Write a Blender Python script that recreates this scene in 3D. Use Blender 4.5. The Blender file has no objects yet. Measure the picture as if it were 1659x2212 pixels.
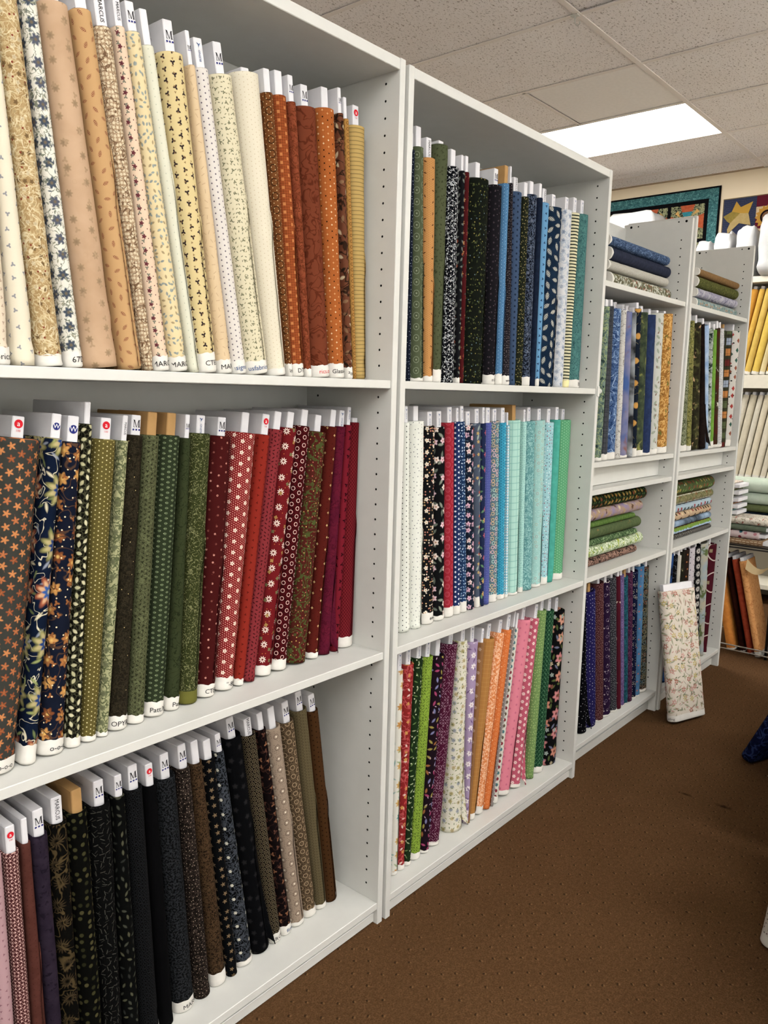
import bpy, bmesh, math, random
from mathutils import Vector, Matrix, noise
sc = bpy.context.scene
R = random.Random(7)
PI = math.pi

# ------------------------------------------------------------------ camera
cam_d = bpy.data.cameras.new('camera')
cam_d.sensor_fit = 'HORIZONTAL'
cam_d.sensor_width = 36.0
cam_d.lens = 36.0 * 1725.6 / 1659.0
cam_d.clip_start = 0.02
cam = bpy.data.objects.new('camera', cam_d)
sc.collection.objects.link(cam)
sc.camera = cam
_yaw, _pitch, _roll = 0.69853, -0.14856, 0.02187
_f = Vector((math.cos(_yaw) * math.cos(_pitch), math.sin(_yaw) * math.cos(_pitch), math.sin(_pitch)))
_r = _f.cross(Vector((0, 0, 1))).normalized()
_u = _r.cross(_f)
_r2 = _r * math.cos(_roll) + _u * math.sin(_roll)
_u2 = _u * math.cos(_roll) - _r * math.sin(_roll)
cam.matrix_world = Matrix(((_r2.x, _u2.x, -_f.x, -1.42628), (_r2.y, _u2.y, -_f.y, -1.16419),
                           (_r2.z, _u2.z, -_f.z, 1.31487), (0, 0, 0, 1)))
# ------------------------------------------------------------------ world, exposure
SKY = 1.2            # unseen daylight, let in through added windows to brighten the room
w = bpy.data.worlds.new('world')
sc.world = w
w.use_nodes = True
w.node_tree.nodes['Background'].inputs[0].default_value = (1.0, 0.985, 0.96, 1)
w.node_tree.nodes['Background'].inputs[1].default_value = SKY
sc.view_settings.view_transform = 'Standard'
sc.view_settings.look = 'None'
sc.view_settings.exposure = 0.56
sc.view_settings.gamma = 1.0
sc.view_settings.use_curve_mapping = False
PANEL_STRENGTH = 15.8
PANEL_COLOR = (1.0, 0.985, 0.955)
# ceiling light panels of the 2 x 4 ft grid: (centre x, centre y)
LIGHTS = [(3.217, 1.11), (0.79, -2.55), (3.217, -2.55), (-1.63, -2.55), (-4.06, -2.55), (-1.63, -1.33), (-1.63, -4.99), (0.79, -4.99), (3.217, -4.99), (-4.06, -4.99),  # unseen panels over the camera and along wall_right added for extra light
          (-1.63, 3.55), (3.217, 3.55)]

# ------------------------------------------------------------------ helpers
LX = 0.00708            # the bookcases are racked a hair out of square
def lin(h):
    h = h.strip()
    v = [int(h[i:i + 2], 16) / 255 for i in (0, 2, 4)]
    return tuple(((c / 12.92) if c <= .04045 else ((c + .055) / 1.055) ** 2.4) for c in v) + (1.0,)

COL = sc.collection.objects
def link(o, parent=None):
    COL.link(o)
    if parent is not None:
        o.parent = parent
    return o
def mesh_obj(name, bm, mat, parent=None, smooth=False, loc=None, rot=None):
    me = bpy.data.meshes.new(name)
    bm.to_mesh(me); bm.free()
    if smooth:
        for p in me.polygons: p.use_smooth = True
    for m in (mat if isinstance(mat, (list, tuple)) else [mat]):
        me.materials.append(m)
    o = bpy.data.objects.new(name, me)
    if loc is not None: o.location = loc
    if rot is not None: o.rotation_euler = rot
    return link(o, parent)
def share(name, me, parent=None, loc=None, rot=None, scale=None):
    o = bpy.data.objects.new(name, me)
    if loc is not None: o.location = loc
    if rot is not None: o.rotation_euler = rot
    if scale is not None: o.scale = scale
    return link(o, parent)
def tag(o, label, cat, group=None):
    o['label'] = label; o['category'] = cat
    if group: o['group'] = group
    return o
def empty(name, loc=(0, 0, 0), rot=(0, 0, 0)):
    o = bpy.data.objects.new(name, None)
    o.empty_display_size = .05
    o.location = loc; o.rotation_euler = rot
    return link(o)
def box(bm, x0, x1, y0, y1, z0, z1, shear=0.0, bev=0.0):
    vs = [bm.verts.new((x + shear * z, y, z)) for x, y, z in
          ((x0, y0, z0), (x1, y0, z0), (x1, y1, z0), (x0, y1, z0), (x0, y0, z1), (x1, y0, z1), (x1, y1, z1), (x0, y1, z1))]
    fs = [bm.faces.new([vs[i] for i in q]) for q in ((3, 2, 1, 0), (4, 5, 6, 7), (0, 1, 5, 4), (1, 2, 6, 5), (2, 3, 7, 6), (3, 0, 4, 7))]
    if bev > 0:
        es = list({e for f in fs for e in f.edges})
        bmesh.ops.bevel(bm, geom=es, offset=bev, segments=1, affect='EDGES')
    return vs
def boxo(name, mat, parent, x0, x1, y0, y1, z0, z1, shear=0.0, bev=.0012):
    bm = bmesh.new(); box(bm, x0, x1, y0, y1, z0, z1, shear, bev)
    return mesh_obj(name, bm, mat, parent)
def tube(bm, pts, r, n=8):
    rings = []
    for i, p in enumerate(pts):
        p = Vector(p)
        a = Vector(pts[max(i - 1, 0)]); b = Vector(pts[min(i + 1, len(pts) - 1)])
        t = (b - a).normalized()
        s = t.cross(Vector((0, 0, 1)) if abs(t.z) < .9 else Vector((1, 0, 0))).normalized(); q = t.cross(s)
        rr = r[i] if isinstance(r, (list, tuple)) else r
        rings.append([bm.verts.new(p + (s * math.cos(2 * PI * k / n) + q * math.sin(2 * PI * k / n)) * rr) for k in range(n)])
    for A, B in zip(rings, rings[1:]):
        for k in range(n):
            bm.faces.new((A[k], A[(k + 1) % n], B[(k + 1) % n], B[k]))
    bm.faces.new(rings[0][::-1]); bm.faces.new(rings[-1])
def prism(bm, pts, z0, z1, f=lambda x, y, z: (x, y, z)):
    a = [bm.verts.new(f(x, y, z0)) for x, y in pts]; b = [bm.verts.new(f(x, y, z1)) for x, y in pts]
    n = len(pts)
    bm.faces.new(a[::-1]); bm.faces.new(b)
    for i in range(n):
        bm.faces.new((a[i], a[(i + 1) % n], b[(i + 1) % n], b[i]))

# ------------------------------------------------------------------ materials
class NB:
    """small helper that strings shader nodes together"""
    def __init__(s, name, rough=.85, spec=.2):
        m = s.m = bpy.data.materials.new(name); m.use_nodes = True
        s.t = m.node_tree; s.N = s.t.nodes; s.L = s.t.links
        s.b = s.N['Principled BSDF']
        s.b.inputs['Roughness'].default_value = rough
        s.b.inputs['Specular IOR Level'].default_value = spec
    def put(s, sock, v):
        if v is None: return
        if hasattr(v, 'is_output'): s.L.new(v, sock)
        else: sock.default_value = v
    def math(s, op, a, b=None, c=None, clamp=False):
        n = s.N.new('ShaderNodeMath'); n.operation = op; n.use_clamp = clamp
        s.put(n.inputs[0], a); s.put(n.inputs[1], b); s.put(n.inputs[2], c)
        return n.outputs[0]
    def vm(s, op, a, b=None, out=0):
        n = s.N.new('ShaderNodeVectorMath'); n.operation = op
        s.put(n.inputs[0], a)
        if op == 'SCALE': s.put(n.inputs[3], b)
        else: s.put(n.inputs[1], b)
        return n.outputs[out]
    def sep(s, v):
        n = s.N.new('ShaderNodeSeparateXYZ'); s.put(n.inputs[0], v); return n.outputs
    def com(s, x, y, z=0.0):
        n = s.N.new('ShaderNodeCombineXYZ')
        s.put(n.inputs[0], x); s.put(n.inputs[1], y); s.put(n.inputs[2], z); return n.outputs[0]
    def mix(s, f, a, b):
        n = s.N.new('ShaderNodeMix'); n.data_type = 'RGBA'
        s.put(n.inputs[0], f); s.put(n.inputs[6], a); s.put(n.inputs[7], b); return n.outputs[2]
    def noise(s, v, scale, detail=2.0, rough=.5, dist=0.0):
        n = s.N.new('ShaderNodeTexNoise'); s.put(n.inputs['Vector'], v)
        n.inputs['Scale'].default_value = scale; n.inputs['Detail'].default_value = detail
        n.inputs['Roughness'].default_value = rough; n.inputs['Distortion'].default_value = dist
        return n.outputs[0]
    def ramp01(s, v, lo, hi):
        n = s.N.new('ShaderNodeMapRange'); s.put(n.inputs[0], v)
        n.inputs[1].default_value = lo; n.inputs[2].default_value = hi; return n.outputs[0]
    def bump(s, h, strength, dist):
        n = s.N.new('ShaderNodeBump'); n.inputs['Strength'].default_value = strength
        n.inputs['Distance'].default_value = dist; s.put(n.inputs['Height'], h)
        s.L.new(n.outputs[0], s.b.inputs['Normal'])
    def done(s, col):
        s.put(s.b.inputs['Base Color'], col); return s.m

def plain(name, hexc, rough=.6, spec=.3, metal=0.0, mottle=0.0, scale=40):
    k = NB(name, rough, spec); k.b.inputs['Metallic'].default_value = metal
    c = lin(hexc)
    if mottle:
        tc = k.N.new('ShaderNodeTexCoord').outputs['Object']
        d = tuple(x * (1 - mottle) for x in c[:3]) + (1,)
        c = k.mix(k.ramp01(k.noise(tc, scale, 3), .35, .65), c, d)
    return k.done(c)

_cells = {}
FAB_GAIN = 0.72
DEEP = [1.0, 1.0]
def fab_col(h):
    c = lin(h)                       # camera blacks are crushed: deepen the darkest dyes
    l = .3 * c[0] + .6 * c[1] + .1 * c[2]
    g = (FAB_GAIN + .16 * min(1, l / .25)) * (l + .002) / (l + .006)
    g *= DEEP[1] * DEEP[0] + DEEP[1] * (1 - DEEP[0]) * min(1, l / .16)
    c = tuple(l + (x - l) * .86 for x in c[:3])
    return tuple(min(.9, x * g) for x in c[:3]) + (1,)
def fabric(name, spec, size=1.0):
    """printed cotton: base colour and printed motif layers over the cloth's own UV (mm)"""
    k = NB(name, .95, .04)
    uv = k.N.new('ShaderNodeUVMap').outputs[0]
    P = k.vm('SCALE', uv, 1000.0 / size)
    seed = R.random() * 50
    P3 = k.vm('ADD', P, (seed * 13, seed * 7, 0))
    xs = k.sep(P3)
    col = None
    for li, layer in enumerate(spec.split(';')):
        t = layer.split(); kind = t[0]; nums = []; cols = None; opt = {}; cen = None
        for q in t[1:]:
            if q == '-': nums.append('-')
            elif q[0] == '+': cen = fab_col(q[1:])
            elif len(q.split(',')[0]) == 6 and all(ch in '0123456789ABCDEF' for ch in q.split(',')[0]):
                cl = [fab_col(z) for z in q.split(',')]
                if cols is None: cols = cl
                else: cols = cols + cl
            elif q[0] in '0123456789.': nums.append(float(q))
            else: opt[q[0]] = float(q[1:]) if len(q) > 1 else True
        op = opt.get('o', 1.0); op = 1.0 if op is True else op
        mask = None; c = cols[0]
        if kind == 's': col = c; continue
        if kind == 'm':
            f = k.ramp01(k.noise(P3, 1.0 / nums[0], 3, .6, .4), .36, .64)
            col = k.mix(f, cols[0], cols[1]); continue
        if kind in ('st', 'vs'):
            a = xs[1] if kind == 'st' else xs[0]
            per = [n for n in nums if n != '-']
            wob = k.noise(P3, .05, 1)
            f = k.math('FRACT', k.math('ADD', k.math('DIVIDE', a, per[0]), k.math('MULTIPLY', wob, .25)))
            mask = k.math('MULTIPLY', k.math('SUBTRACT', per[1], f), 14.0, clamp=True)
            mask = k.math('MULTIPLY', mask, k.math('MULTIPLY', f, 14.0, clamp=True))
            if len(cols) > 1 and '-' not in nums and col is None: col = k.mix(mask, cols[0], cols[1]); continue
            c = cols[-1]
            if 'o' in opt: mask = k.math('MULTIPLY', mask, .4)
        elif kind == 'vi':
            n = k.noise(P3, 1.0 / nums[0], 1.5, .5, .8)
            d = k.math('ABSOLUTE', k.math('SUBTRACT', n, .5))
            mask = k.math('MULTIPLY', k.math('SUBTRACT', nums[1], d), 1.6 / nums[1], clamp=True)
        elif kind == 've':
            v = k.N.new('ShaderNodeTexVoronoi'); v.feature = 'DISTANCE_TO_EDGE'
            k.put(v.inputs['Vector'], P3); v.inputs['Scale'].default_value = 1.0 / nums[0]
            mask = k.math('MULTIPLY', k.math('SUBTRACT', nums[1], v.outputs[0]), 2 / nums[1], clamp=True)
        elif kind == 'sk':
            n = k.noise(P3, 1.0 / nums[0], 3, .6, .3)
            mask = k.ramp01(n, nums[1] - .03, nums[1] + .03)
        elif kind == 'lat':
            ms = []
            for sg in (1, -1):
                f = k.math('FRACT', k.math('DIVIDE', k.math('ADD', xs[0], k.math('MULTIPLY', xs[1], float(sg) * .8)), nums[0]))
                d = k.math('MULTIPLY', k.math('ABSOLUTE', k.math('SUBTRACT', f, .5)), nums[0])
                ms.append(k.math('MULTIPLY', k.math('SUBTRACT', nums[1] * .6, d), 2.5, clamp=True))
            mask = k.math('MAXIMUM', ms[0], ms[1])
        elif kind == 'gr':
            ms = []
            for ax, per in ((0, nums[0]), (1, nums[1])):
                f = k.math('FRACT', k.math('DIVIDE', xs[ax], per))
                d = k.math('MULTIPLY', k.math('ABSOLUTE', k.math('SUBTRACT', f, .5)), per)
                ms.append(k.math('MULTIPLY', k.math('SUBTRACT', nums[2] * .5, d), 2.5, clamp=True))
            mask = k.math('MULTIPLY', k.math('ADD', ms[0], ms[1]), .65, clamp=True)
        else:
            cx, cy, rad = nums[0] * .86, nums[1] * .86, nums[2] * .96
            q = k.vm('DIVIDE', P3, (cx, cy, 1.0))
            fx = k.math('FLOOR', k.sep(q)[0])
            if 'h' in opt:
                q = k.vm('ADD', q, k.com(0.0, k.math('MULTIPLY', k.math('MODULO', fx, 2.0), .5)))
            q = k.vm('MULTIPLY', q, (1.0, 1.0, 0.0))
            ids = k.vm('FLOOR', q)
            loc = k.vm('SUBTRACT', k.vm('SUBTRACT', q, ids), (.5, .5, 0.0))
            rnd = None
            if any(z in opt for z in 'jrd') or len(cols) > 1:
                wn = k.N.new('ShaderNodeTexWhiteNoise'); wn.noise_dimensions = '3D'
                k.put(wn.inputs['Vector'], k.vm('ADD', ids, (0.0, 0.0, 3.0 + (opt['g'] * 17 if 'g' in opt else li) + seed)))
                rnd = wn.outputs['Color']
                rs = k.sep(rnd); rv = wn.outputs['Value']
            if 'j' in opt:
                jr = min(opt['j'], .9)
                loc = k.vm('SUBTRACT', loc, k.vm('MULTIPLY', k.vm('SUBTRACT', rnd, (.5, .5, .5)), (jr, jr, 0)))
            pm = k.vm('MULTIPLY', loc, (cx, cy, 0.0))
            if 'r' in opt or 'a' in opt:
                vr = k.N.new('ShaderNodeVectorRotate'); vr.rotation_type = 'Z_AXIS'
                k.put(vr.inputs['Vector'], pm)
                if 'r' in opt: k.put(vr.inputs['Angle'], k.math('MULTIPLY', rs[2], 6.283))
                else: vr.inputs['Angle'].default_value = math.radians(opt['a'])
                pm = vr.outputs[0]
            sx = k.sep(pm); x, y = sx[0], sx[1]
            ln = k.vm('LENGTH', pm, out=1)
            asp = opt.get('k', .4)
            soft = 4.0 / max(rad, .6)
            if kind == 'dot': dd = k.math('SUBTRACT', rad, ln)
            elif kind == 'ring':
                wd = opt.get('w', 1.0)
                dd = k.math('SUBTRACT', wd * .5, k.math('ABSOLUTE', k.math('SUBTRACT', ln, rad)))
                soft = 3.0
            elif kind == 'sq': dd = k.math('SUBTRACT', rad, k.math('MAXIMUM', k.math('ABSOLUTE', x), k.math('ABSOLUTE', y)))
            elif kind == 'dia': dd = k.math('SUBTRACT', rad, k.math('ADD', k.math('ABSOLUTE', x), k.math('ABSOLUTE', y)))
            elif kind == 'da':
                dd = k.math('MINIMUM', k.math('SUBTRACT', rad, k.math('ABSOLUTE', x)), k.math('SUBTRACT', rad * asp, k.math('ABSOLUTE', y)))
            elif kind in ('lf', 'fe', 'fn'):
                a2 = asp if kind == 'lf' else .5
                xn = k.math('DIVIDE', x, rad)
                lens = k.math('SUBTRACT', 1.0, k.math('MULTIPLY', xn, xn))
                dd = k.math('SUBTRACT', k.math('MULTIPLY', lens, rad * a2), k.math('ABSOLUTE', y))
                if kind != 'lf':
                    st = k.math('SINE', k.math('ADD', k.math('MULTIPLY', x, 18.0 / rad), k.math('MULTIPLY', k.math('ABSOLUTE', y), -14.0 / rad)))
                    dd = k.math('MINIMUM', dd, k.math('MULTIPLY', k.math('ADD', st, .45), rad * .3))
            else:
                th = k.math('ARCTAN2', y, x)
                n = opt.get('n', 5.0 if kind != 'sp' else 3.0)
                cs = k.math('COSINE', k.math('MULTIPLY', th, n))
                if kind == 'mp':
                    cs = k.math('MULTIPLY_ADD', k.math('POWER', k.math('ABSOLUTE', k.math('COSINE', k.math('MULTIPLY', th, 2.5))), 1.6), 2.0, -1.0)
                if kind == 'fl': lo = .68
                elif kind == 'sr': lo = .5
                else: lo = .42
                rr = k.math('MULTIPLY_ADD', cs, rad * (1 - lo) * .5, rad * (1 + lo) * .5)
                dd = k.math('SUBTRACT', rr, ln)
                if kind == 'mp':
                    stm = k.math('MINIMUM', k.math('SUBTRACT', rad * .08, k.math('ABSOLUTE', y)), k.math('SUBTRACT', rad * .72, k.math('ABSOLUTE', k.math('SUBTRACT', x, rad * .72))))
                    dd = k.math('MAXIMUM', dd, stm)
                if kind == 'sr':
                    dd = k.math('MINIMUM', dd, k.math('SUBTRACT', ln, rad * .12))
            mask = k.math('MULTIPLY', dd, soft, clamp=True)
            if len(cols) > 1:
                cc = cols[0]
                for i in range(1, len(cols)):
                    cc = k.mix(k.math('GREATER_THAN', rv, i / len(cols)), cc, cols[i])
                c = cc
            if kind in ('fl', 'sr') and cen is None and kind == 'fl' and rad >= 4:
                # petals a little darker towards the heart
                sh = k.math('MULTIPLY', k.math('SUBTRACT', 1.0, k.math('DIVIDE', ln, rad)), .35, clamp=True)
                c = k.mix(sh, c, (.03, .025, .02, 1))
            if cen is not None:
                c = k.mix(k.math('MULTIPLY', k.math('SUBTRACT', rad * .34, ln), soft, clamp=True), c, cen)
            if 'd' in opt:
                mask = k.math('MULTIPLY', mask, k.math('LESS_THAN', rs[1], opt['d']))
        if op < 1: mask = k.math('MULTIPLY', mask, op)
        if col is None: col = (.5, .5, .5, 1)
        col = k.mix(mask, col, c)
    h = k.noise(P3, .02, 2, .55)
    k.bump(h, .35, .004)
    return k.done(col)

M_white = plain('white_melamine', 'C3C3BE', .42, .35, mottle=.03, scale=25)
M_edge = plain('white_edge_banding', 'C9C9C3', .4, .35)
M_dark = plain('dark_hole', '0A0908', .9, 0)
M_card = plain('white_bolt_board', 'CFCED1', .6, .25, mottle=.05, scale=30)
M_kraft = plain('kraft_board', 'A88456', .8, .1, mottle=.1)
M_selv = plain('white_selvage', 'CECBC4', .9, .1, mottle=.06, scale=60)
M_ink_navy = plain('navy_ink', '22286A', .7, .1)
M_ink_red = plain('red_ink', 'C0202C', .7, .1)
M_ink_black = plain('black_ink', '1C1B1E', .7, .1)
M_ink_grey = plain('grey_ink', '77787E', .7, .1)
M_ink_blue = plain('blue_ink', '2A4A78', .7, .1)
M_paper = plain('paper_white', 'E8E6E4', .7, .2)

# carpet ----------------------------------------------------------------
def carpet():
    k = NB('brown_loop_carpet', .95, .05)
    tc = k.N.new('ShaderNodeTexCoord').outputs['Object']
    c = k.mix(k.ramp01(k.noise(tc, 6, 4, .6), .3, .7), lin('61472F'), lin('583F29'))
    c = k.mix(k.math('MULTIPLY', k.ramp01(k.noise(tc, 95, 3, .7), .42, .62), .5), c, lin('3E2A18'))
    c = k.mix(k.ramp01(k.noise(tc, 260, 3, .7), .38, .66), c, lin('432E1A'))
    c = k.mix(k.ramp01(k.noise(tc, 420, 2, .7), .62, .72), c, lin('785838'))
    # pinholes woven in a slanting grid
    vr = k.N.new('ShaderNodeVectorRotate'); vr.rotation_type = 'Z_AXIS'; k.put(vr.inputs['Vector'], tc)
    vr.inputs['Angle'].default_value = math.radians(47.6)
    q = k.vm('DIVIDE', vr.outputs[0], (.0333, .042, 1.0))
    wob = k.N.new('ShaderNodeTexNoise'); k.put(wob.inputs['Vector'], tc); wob.inputs['Scale'].default_value = 9
    q = k.vm('ADD', q, k.vm('SCALE', k.vm('SUBTRACT', wob.outputs['Color'], (.5, .5, .5)), .9))
    q = k.vm('MULTIPLY', q, (1, 1, 0))
    ids = k.vm('FLOOR', q)
    f = k.vm('SUBTRACT', k.vm('SUBTRACT', q, ids), (.5, .5, 0))
    wn = k.N.new('ShaderNodeTexWhiteNoise'); k.put(wn.inputs['Vector'], ids)
    keep = k.math('MULTIPLY', k.math('GREATER_THAN', wn.outputs['Value'], .25), .75)
    pit = k.math('MULTIPLY', k.math('SUBTRACT', .105, k.vm('LENGTH', f, out=1)), 26, clamp=True)
    c = k.mix(k.math('MULTIPLY', pit, keep), c, lin('1E140C'))
    f2 = k.vm('SUBTRACT', f, (.11, -.02, 0))
    fl = k.math('MULTIPLY', k.math('SUBTRACT', .09, k.vm('LENGTH', f2, out=1)), 20, clamp=True)
    c = k.mix(k.math('MULTIPLY', fl, k.math('MULTIPLY', keep, .45)), c, lin('8A6A48'))
    # two old stains
    for sx, sy, a, b in ((1.17, -.338, .05, .008), (1.172, -.457, .055, .013), (1.35, -.62, .04, .006)):
        v = k.vm('DIVIDE', k.vm('SUBTRACT', tc, (sx, sy, 0)), (b * 2, a, 1))
        n = k.noise(tc, 55, 3, .7)
        d = k.math('ADD', k.vm('LENGTH', v, out=1), k.math('MULTIPLY', n, 1.1))
        c = k.mix(k.math('MULTIPLY', k.math('SUBTRACT', 1.1, d), 2.2, clamp=True), c, lin('2A190B'))
    k.bump(k.noise(tc, 300, 2, .7), .5, .004)
    return k.done(c)
def tile_mat():
    k = NB('fissured_ceiling_tile', .95, .05)
    g = k.N.new('ShaderNodeNewGeometry').outputs['Position']
    c = k.mix(k.ramp01(k.noise(g, 3, 2), .35, .65), lin('F5F0EE'), lin('F1EBE8'))
    n = k.noise(k.vm('MULTIPLY', g, (1, 1.7, 0)), 75, 2, .6, .6)
    c = k.mix(k.math('MULTIPLY', k.ramp01(n, .59, .66), .75), c, lin('86776B'))
    n2 = k.noise(g, 240, 2, .6)
    c = k.mix(k.math('MULTIPLY', k.ramp01(n2, .61, .69), .5), c, lin('A39284'))
    k.bump(n, -.4, .003)
    return k.done(c)
M_tile = tile_mat()
M_tile_smooth = plain('smooth_ceiling_tile', 'F4F0EC', .9, .05, mottle=.04, scale=60)
M_grid = plain('ceiling_grid_paint', 'E8E0DA', .6, .2)
M_wall = plain('cream_wall_paint', 'F0DFC2', .85, .1, mottle=.03, scale=5)

M_wall_white = plain('white_wall_paint', 'F4F1EA', .85, .1)  # white on the unseen walls, chosen to bounce more light
# ------------------------------------------------------------------ room shell
X0, X1, Y0, Y1, ZC = -5.2, 4.38, -5.6, 5.0, 2.83
def struct(o): o['kind'] = 'structure'; return o
bm = bmesh.new(); box(bm, X0 - .1, X1 + .1, Y0 - .1, Y1 + .1, -.1, 0)
struct(mesh_obj('floor', bm, carpet()))
for nm, a in (('wall_back', (X1, X1 + .1, Y0, Y1, 0, ZC + .15)), ('wall_front', (X0 - .1, X0, Y0, Y1, 0, ZC + .15)),
              ('wall_left', (X0 - .1, X1 + .1, Y1, Y1 + .1, 0, ZC + .15))):
    bm = bmesh.new(); box(bm, *a)
    struct(mesh_obj(nm, bm, M_wall if nm == 'wall_back' else M_wall_white))
# wall_right, unseen: three wide windows added to brighten ceiling and shelves
WIN = [(-4.9, -2.2), (-1.7, 1.0), (1.5, 4.1)]
WZ0, WZ1 = .35, 2.45
bm = bmesh.new()
box(bm, X0 - .1, X1 + .1, Y0 - .1, Y0, 0, WZ0); box(bm, X0 - .1, X1 + .1, Y0 - .1, Y0, WZ1, ZC + .15)
e_ = [X0 - .1] + [v for w_ in WIN for v in w_] + [X1 + .1]
for i in range(0, len(e_), 2): box(bm, e_[i], e_[i + 1], Y0 - .1, Y0, WZ0, WZ1)
struct(mesh_obj('wall_right', bm, M_wall_white))
kg = NB('window_glass', .0, .5); kg.b.inputs['Transmission Weight'].default_value = 1.0; kg.b.inputs['IOR'].default_value = 1.0
M_glass = kg.done((.95, .97, .96, 1))
for n, (a, b) in enumerate(WIN):
    bm = bmesh.new(); box(bm, a, b, Y0 - .06, Y0 - .05, WZ0, WZ1)
    wo = struct(mesh_obj('window_%d' % (n + 1), bm, M_glass))
    bm = bmesh.new()
    for q in ((a, a + .05, WZ0, WZ1), (b - .05, b, WZ0, WZ1), (a, b, WZ0, WZ0 + .05), (a, b, WZ1 - .05, WZ1)):
        box(bm, q[0], q[1], Y0 - .09, Y0 - .01, q[2], q[3])
    mesh_obj('window_frame', bm, M_edge, wo)
    ld = bpy.data.lights.new('daylight_portal', 'AREA'); ld.shape = 'RECTANGLE'; ld.size = b - a; ld.size_y = WZ1 - WZ0
    ld.cycles.is_portal = True
    lo = link(bpy.data.objects.new('daylight_portal', ld)); lo.location = ((a + b) / 2, Y0 - .12, (WZ0 + WZ1) / 2); lo.rotation_euler = (PI / 2, 0, PI)
bm = bmesh.new(); box(bm, X0, X1, Y0, Y1, ZC + .14, ZC + .2)
ceiling = struct(mesh_obj('ceiling', bm, M_grid))
GX, GY, PX, PY = 1.093, .50, .6065, 1.22
xl = [GX + PX * i for i in range(-11, 6) if X0 + .05 < GX + PX * i < X1 - .05]
yl = [GY + PY * i for i in range(-6, 5) if Y0 + .05 < GY + PY * i < Y1 - .05]
xe = [X0] + xl + [X1]; ye = [Y0] + yl + [Y1]
light_cells = set()
for lx, ly in LIGHTS:
    light_cells.add((sum(1 for v in xe if v < lx) - 1, sum(1 for v in ye if v < ly) - 1))
tiles = {}
for i in range(len(xe) - 1):
    for j in range(len(ye) - 1):
        if (i, j) in light_cells: continue
        a, b, c, e = xe[i], xe[i + 1], ye[j], ye[j + 1]
        parts = [(a, b, c, e, M_tile)]
        if abs(a - 2.306) < .02 and abs(c - .5) < .02:      # the cell split into two square tiles
            parts = [(a, b, c, c + .6, M_tile_smooth), (a, b, c + .61, e, M_tile)]
        for (p0, p1, q0, q1, mt) in parts:
            key = (round(p1 - p0, 3), round(q1 - q0, 3), mt.name)
            if key not in tiles:
                bm = bmesh.new(); hx, hy = (p1 - p0) / 2 - .004, (q1 - q0) / 2 - .004
                box(bm, -hx, hx, -hy, hy, 0, .014, 0, .002)
                o = mesh_obj('ceiling_tile', bm, mt, ceiling); tiles[key] = o.data
            else:
                o = share('ceiling_tile', tiles[key], ceiling)
            dz = .010 if (abs(a - 1.093) < .02 and abs(e - .5) < .02) else R.uniform(.0015, .004)
            o.location = ((p0 + p1) / 2 + (.006 if dz == .010 else 0), (q0 + q1) / 2, ZC + dz)
for y in yl:
    boxo('ceiling_runner', M_grid, ceiling, X0, X1, y - .0125, y + .0125, ZC - .003, ZC + .001, 0, 0)
    boxo('runner_web', M_grid, ceiling, X0, X1, y - .001, y + .001, ZC, ZC + .035, 0, 0)
tee = None
for x in xl:
    for j in range(len(ye) - 1):
        bm = bmesh.new(); box(bm, x - .0115, x + .0115, ye[j] + .012, ye[j + 1] - .012, ZC - .002, ZC + .001)
        mesh_obj('cross_tee', bm, M_grid, ceiling)
boxo('cross_tee', M_grid, ceiling, 2.306, 2.9125, 1.097, 1.117, ZC - .002, ZC + .001, 0, 0)
boxo('wall_angle', plain('wall_angle_paint', 'A08C72', .6), ceiling, X1 - .024, X1, Y0, Y1, ZC - .003, ZC + .002, 0, 0)

def emit_mat():
    m = bpy.data.materials.new('light_diffuser'); m.use_nodes = True
    t = m.node_tree; t.nodes.clear()
    e = t.nodes.new('ShaderNodeEmission'); e.inputs[0].default_value = PANEL_COLOR + (1,); e.inputs[1].default_value = PANEL_STRENGTH
    o = t.nodes.new('ShaderNodeOutputMaterial'); t.links.new(e.outputs[0], o.inputs[0])
    return m
M_emit = emit_mat()
for n, (lx, ly) in enumerate(LIGHTS):
    t = empty('ceiling_light', (lx, ly, ZC + .001))
    if n == 0: tag(t, 'bright rectangular ceiling light panel above the tall white bookcases', 'ceiling light')
    else: tag(t, 'rectangular ceiling light panel elsewhere in the room, out of the picture', 'ceiling light', 'other ceiling light panels')
    hx, hy = PX / 2 - .013, PY / 2 - .014
    bm = bmesh.new(); box(bm, -hx, hx, -hy, hy, .002, .006)
    mesh_obj('diffuser', bm, M_emit, t)
    bm = bmesh.new()
    for a in ((-hx - .012, -hx, -hy, hy), (hx, hx + .012, -hy, hy), (-hx - .012, hx + .012, -hy - .013, -hy), (-hx - .012, hx + .012, hy, hy + .013)):
        box(bm, a[0], a[1], a[2], a[3], -.001, .03)
    box(bm, -hx, hx, -hy, hy, .03, .034)
    mesh_obj('frame', bm, M_edge, t)

# ceiling hook
hk = tag(empty('ceiling_hook', (1.693, .512, ZC - .003)), 'small white hook clipped to the ceiling grid', 'hook')
bm = bmesh.new(); box(bm, -.012, .012, -.016, .016, -.003, 0); mesh_obj('clip', bm, M_edge, hk)
bm = bmesh.new(); tube(bm, [(0, 0, -.002), (0, 0, -.02), (.002, -.004, -.034), (.002, -.014, -.042), (.002, -.022, -.036), (.002, -.022, -.028)], .0028)
mesh_obj('hook_wire', bm, M_edge, hk, True)

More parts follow.
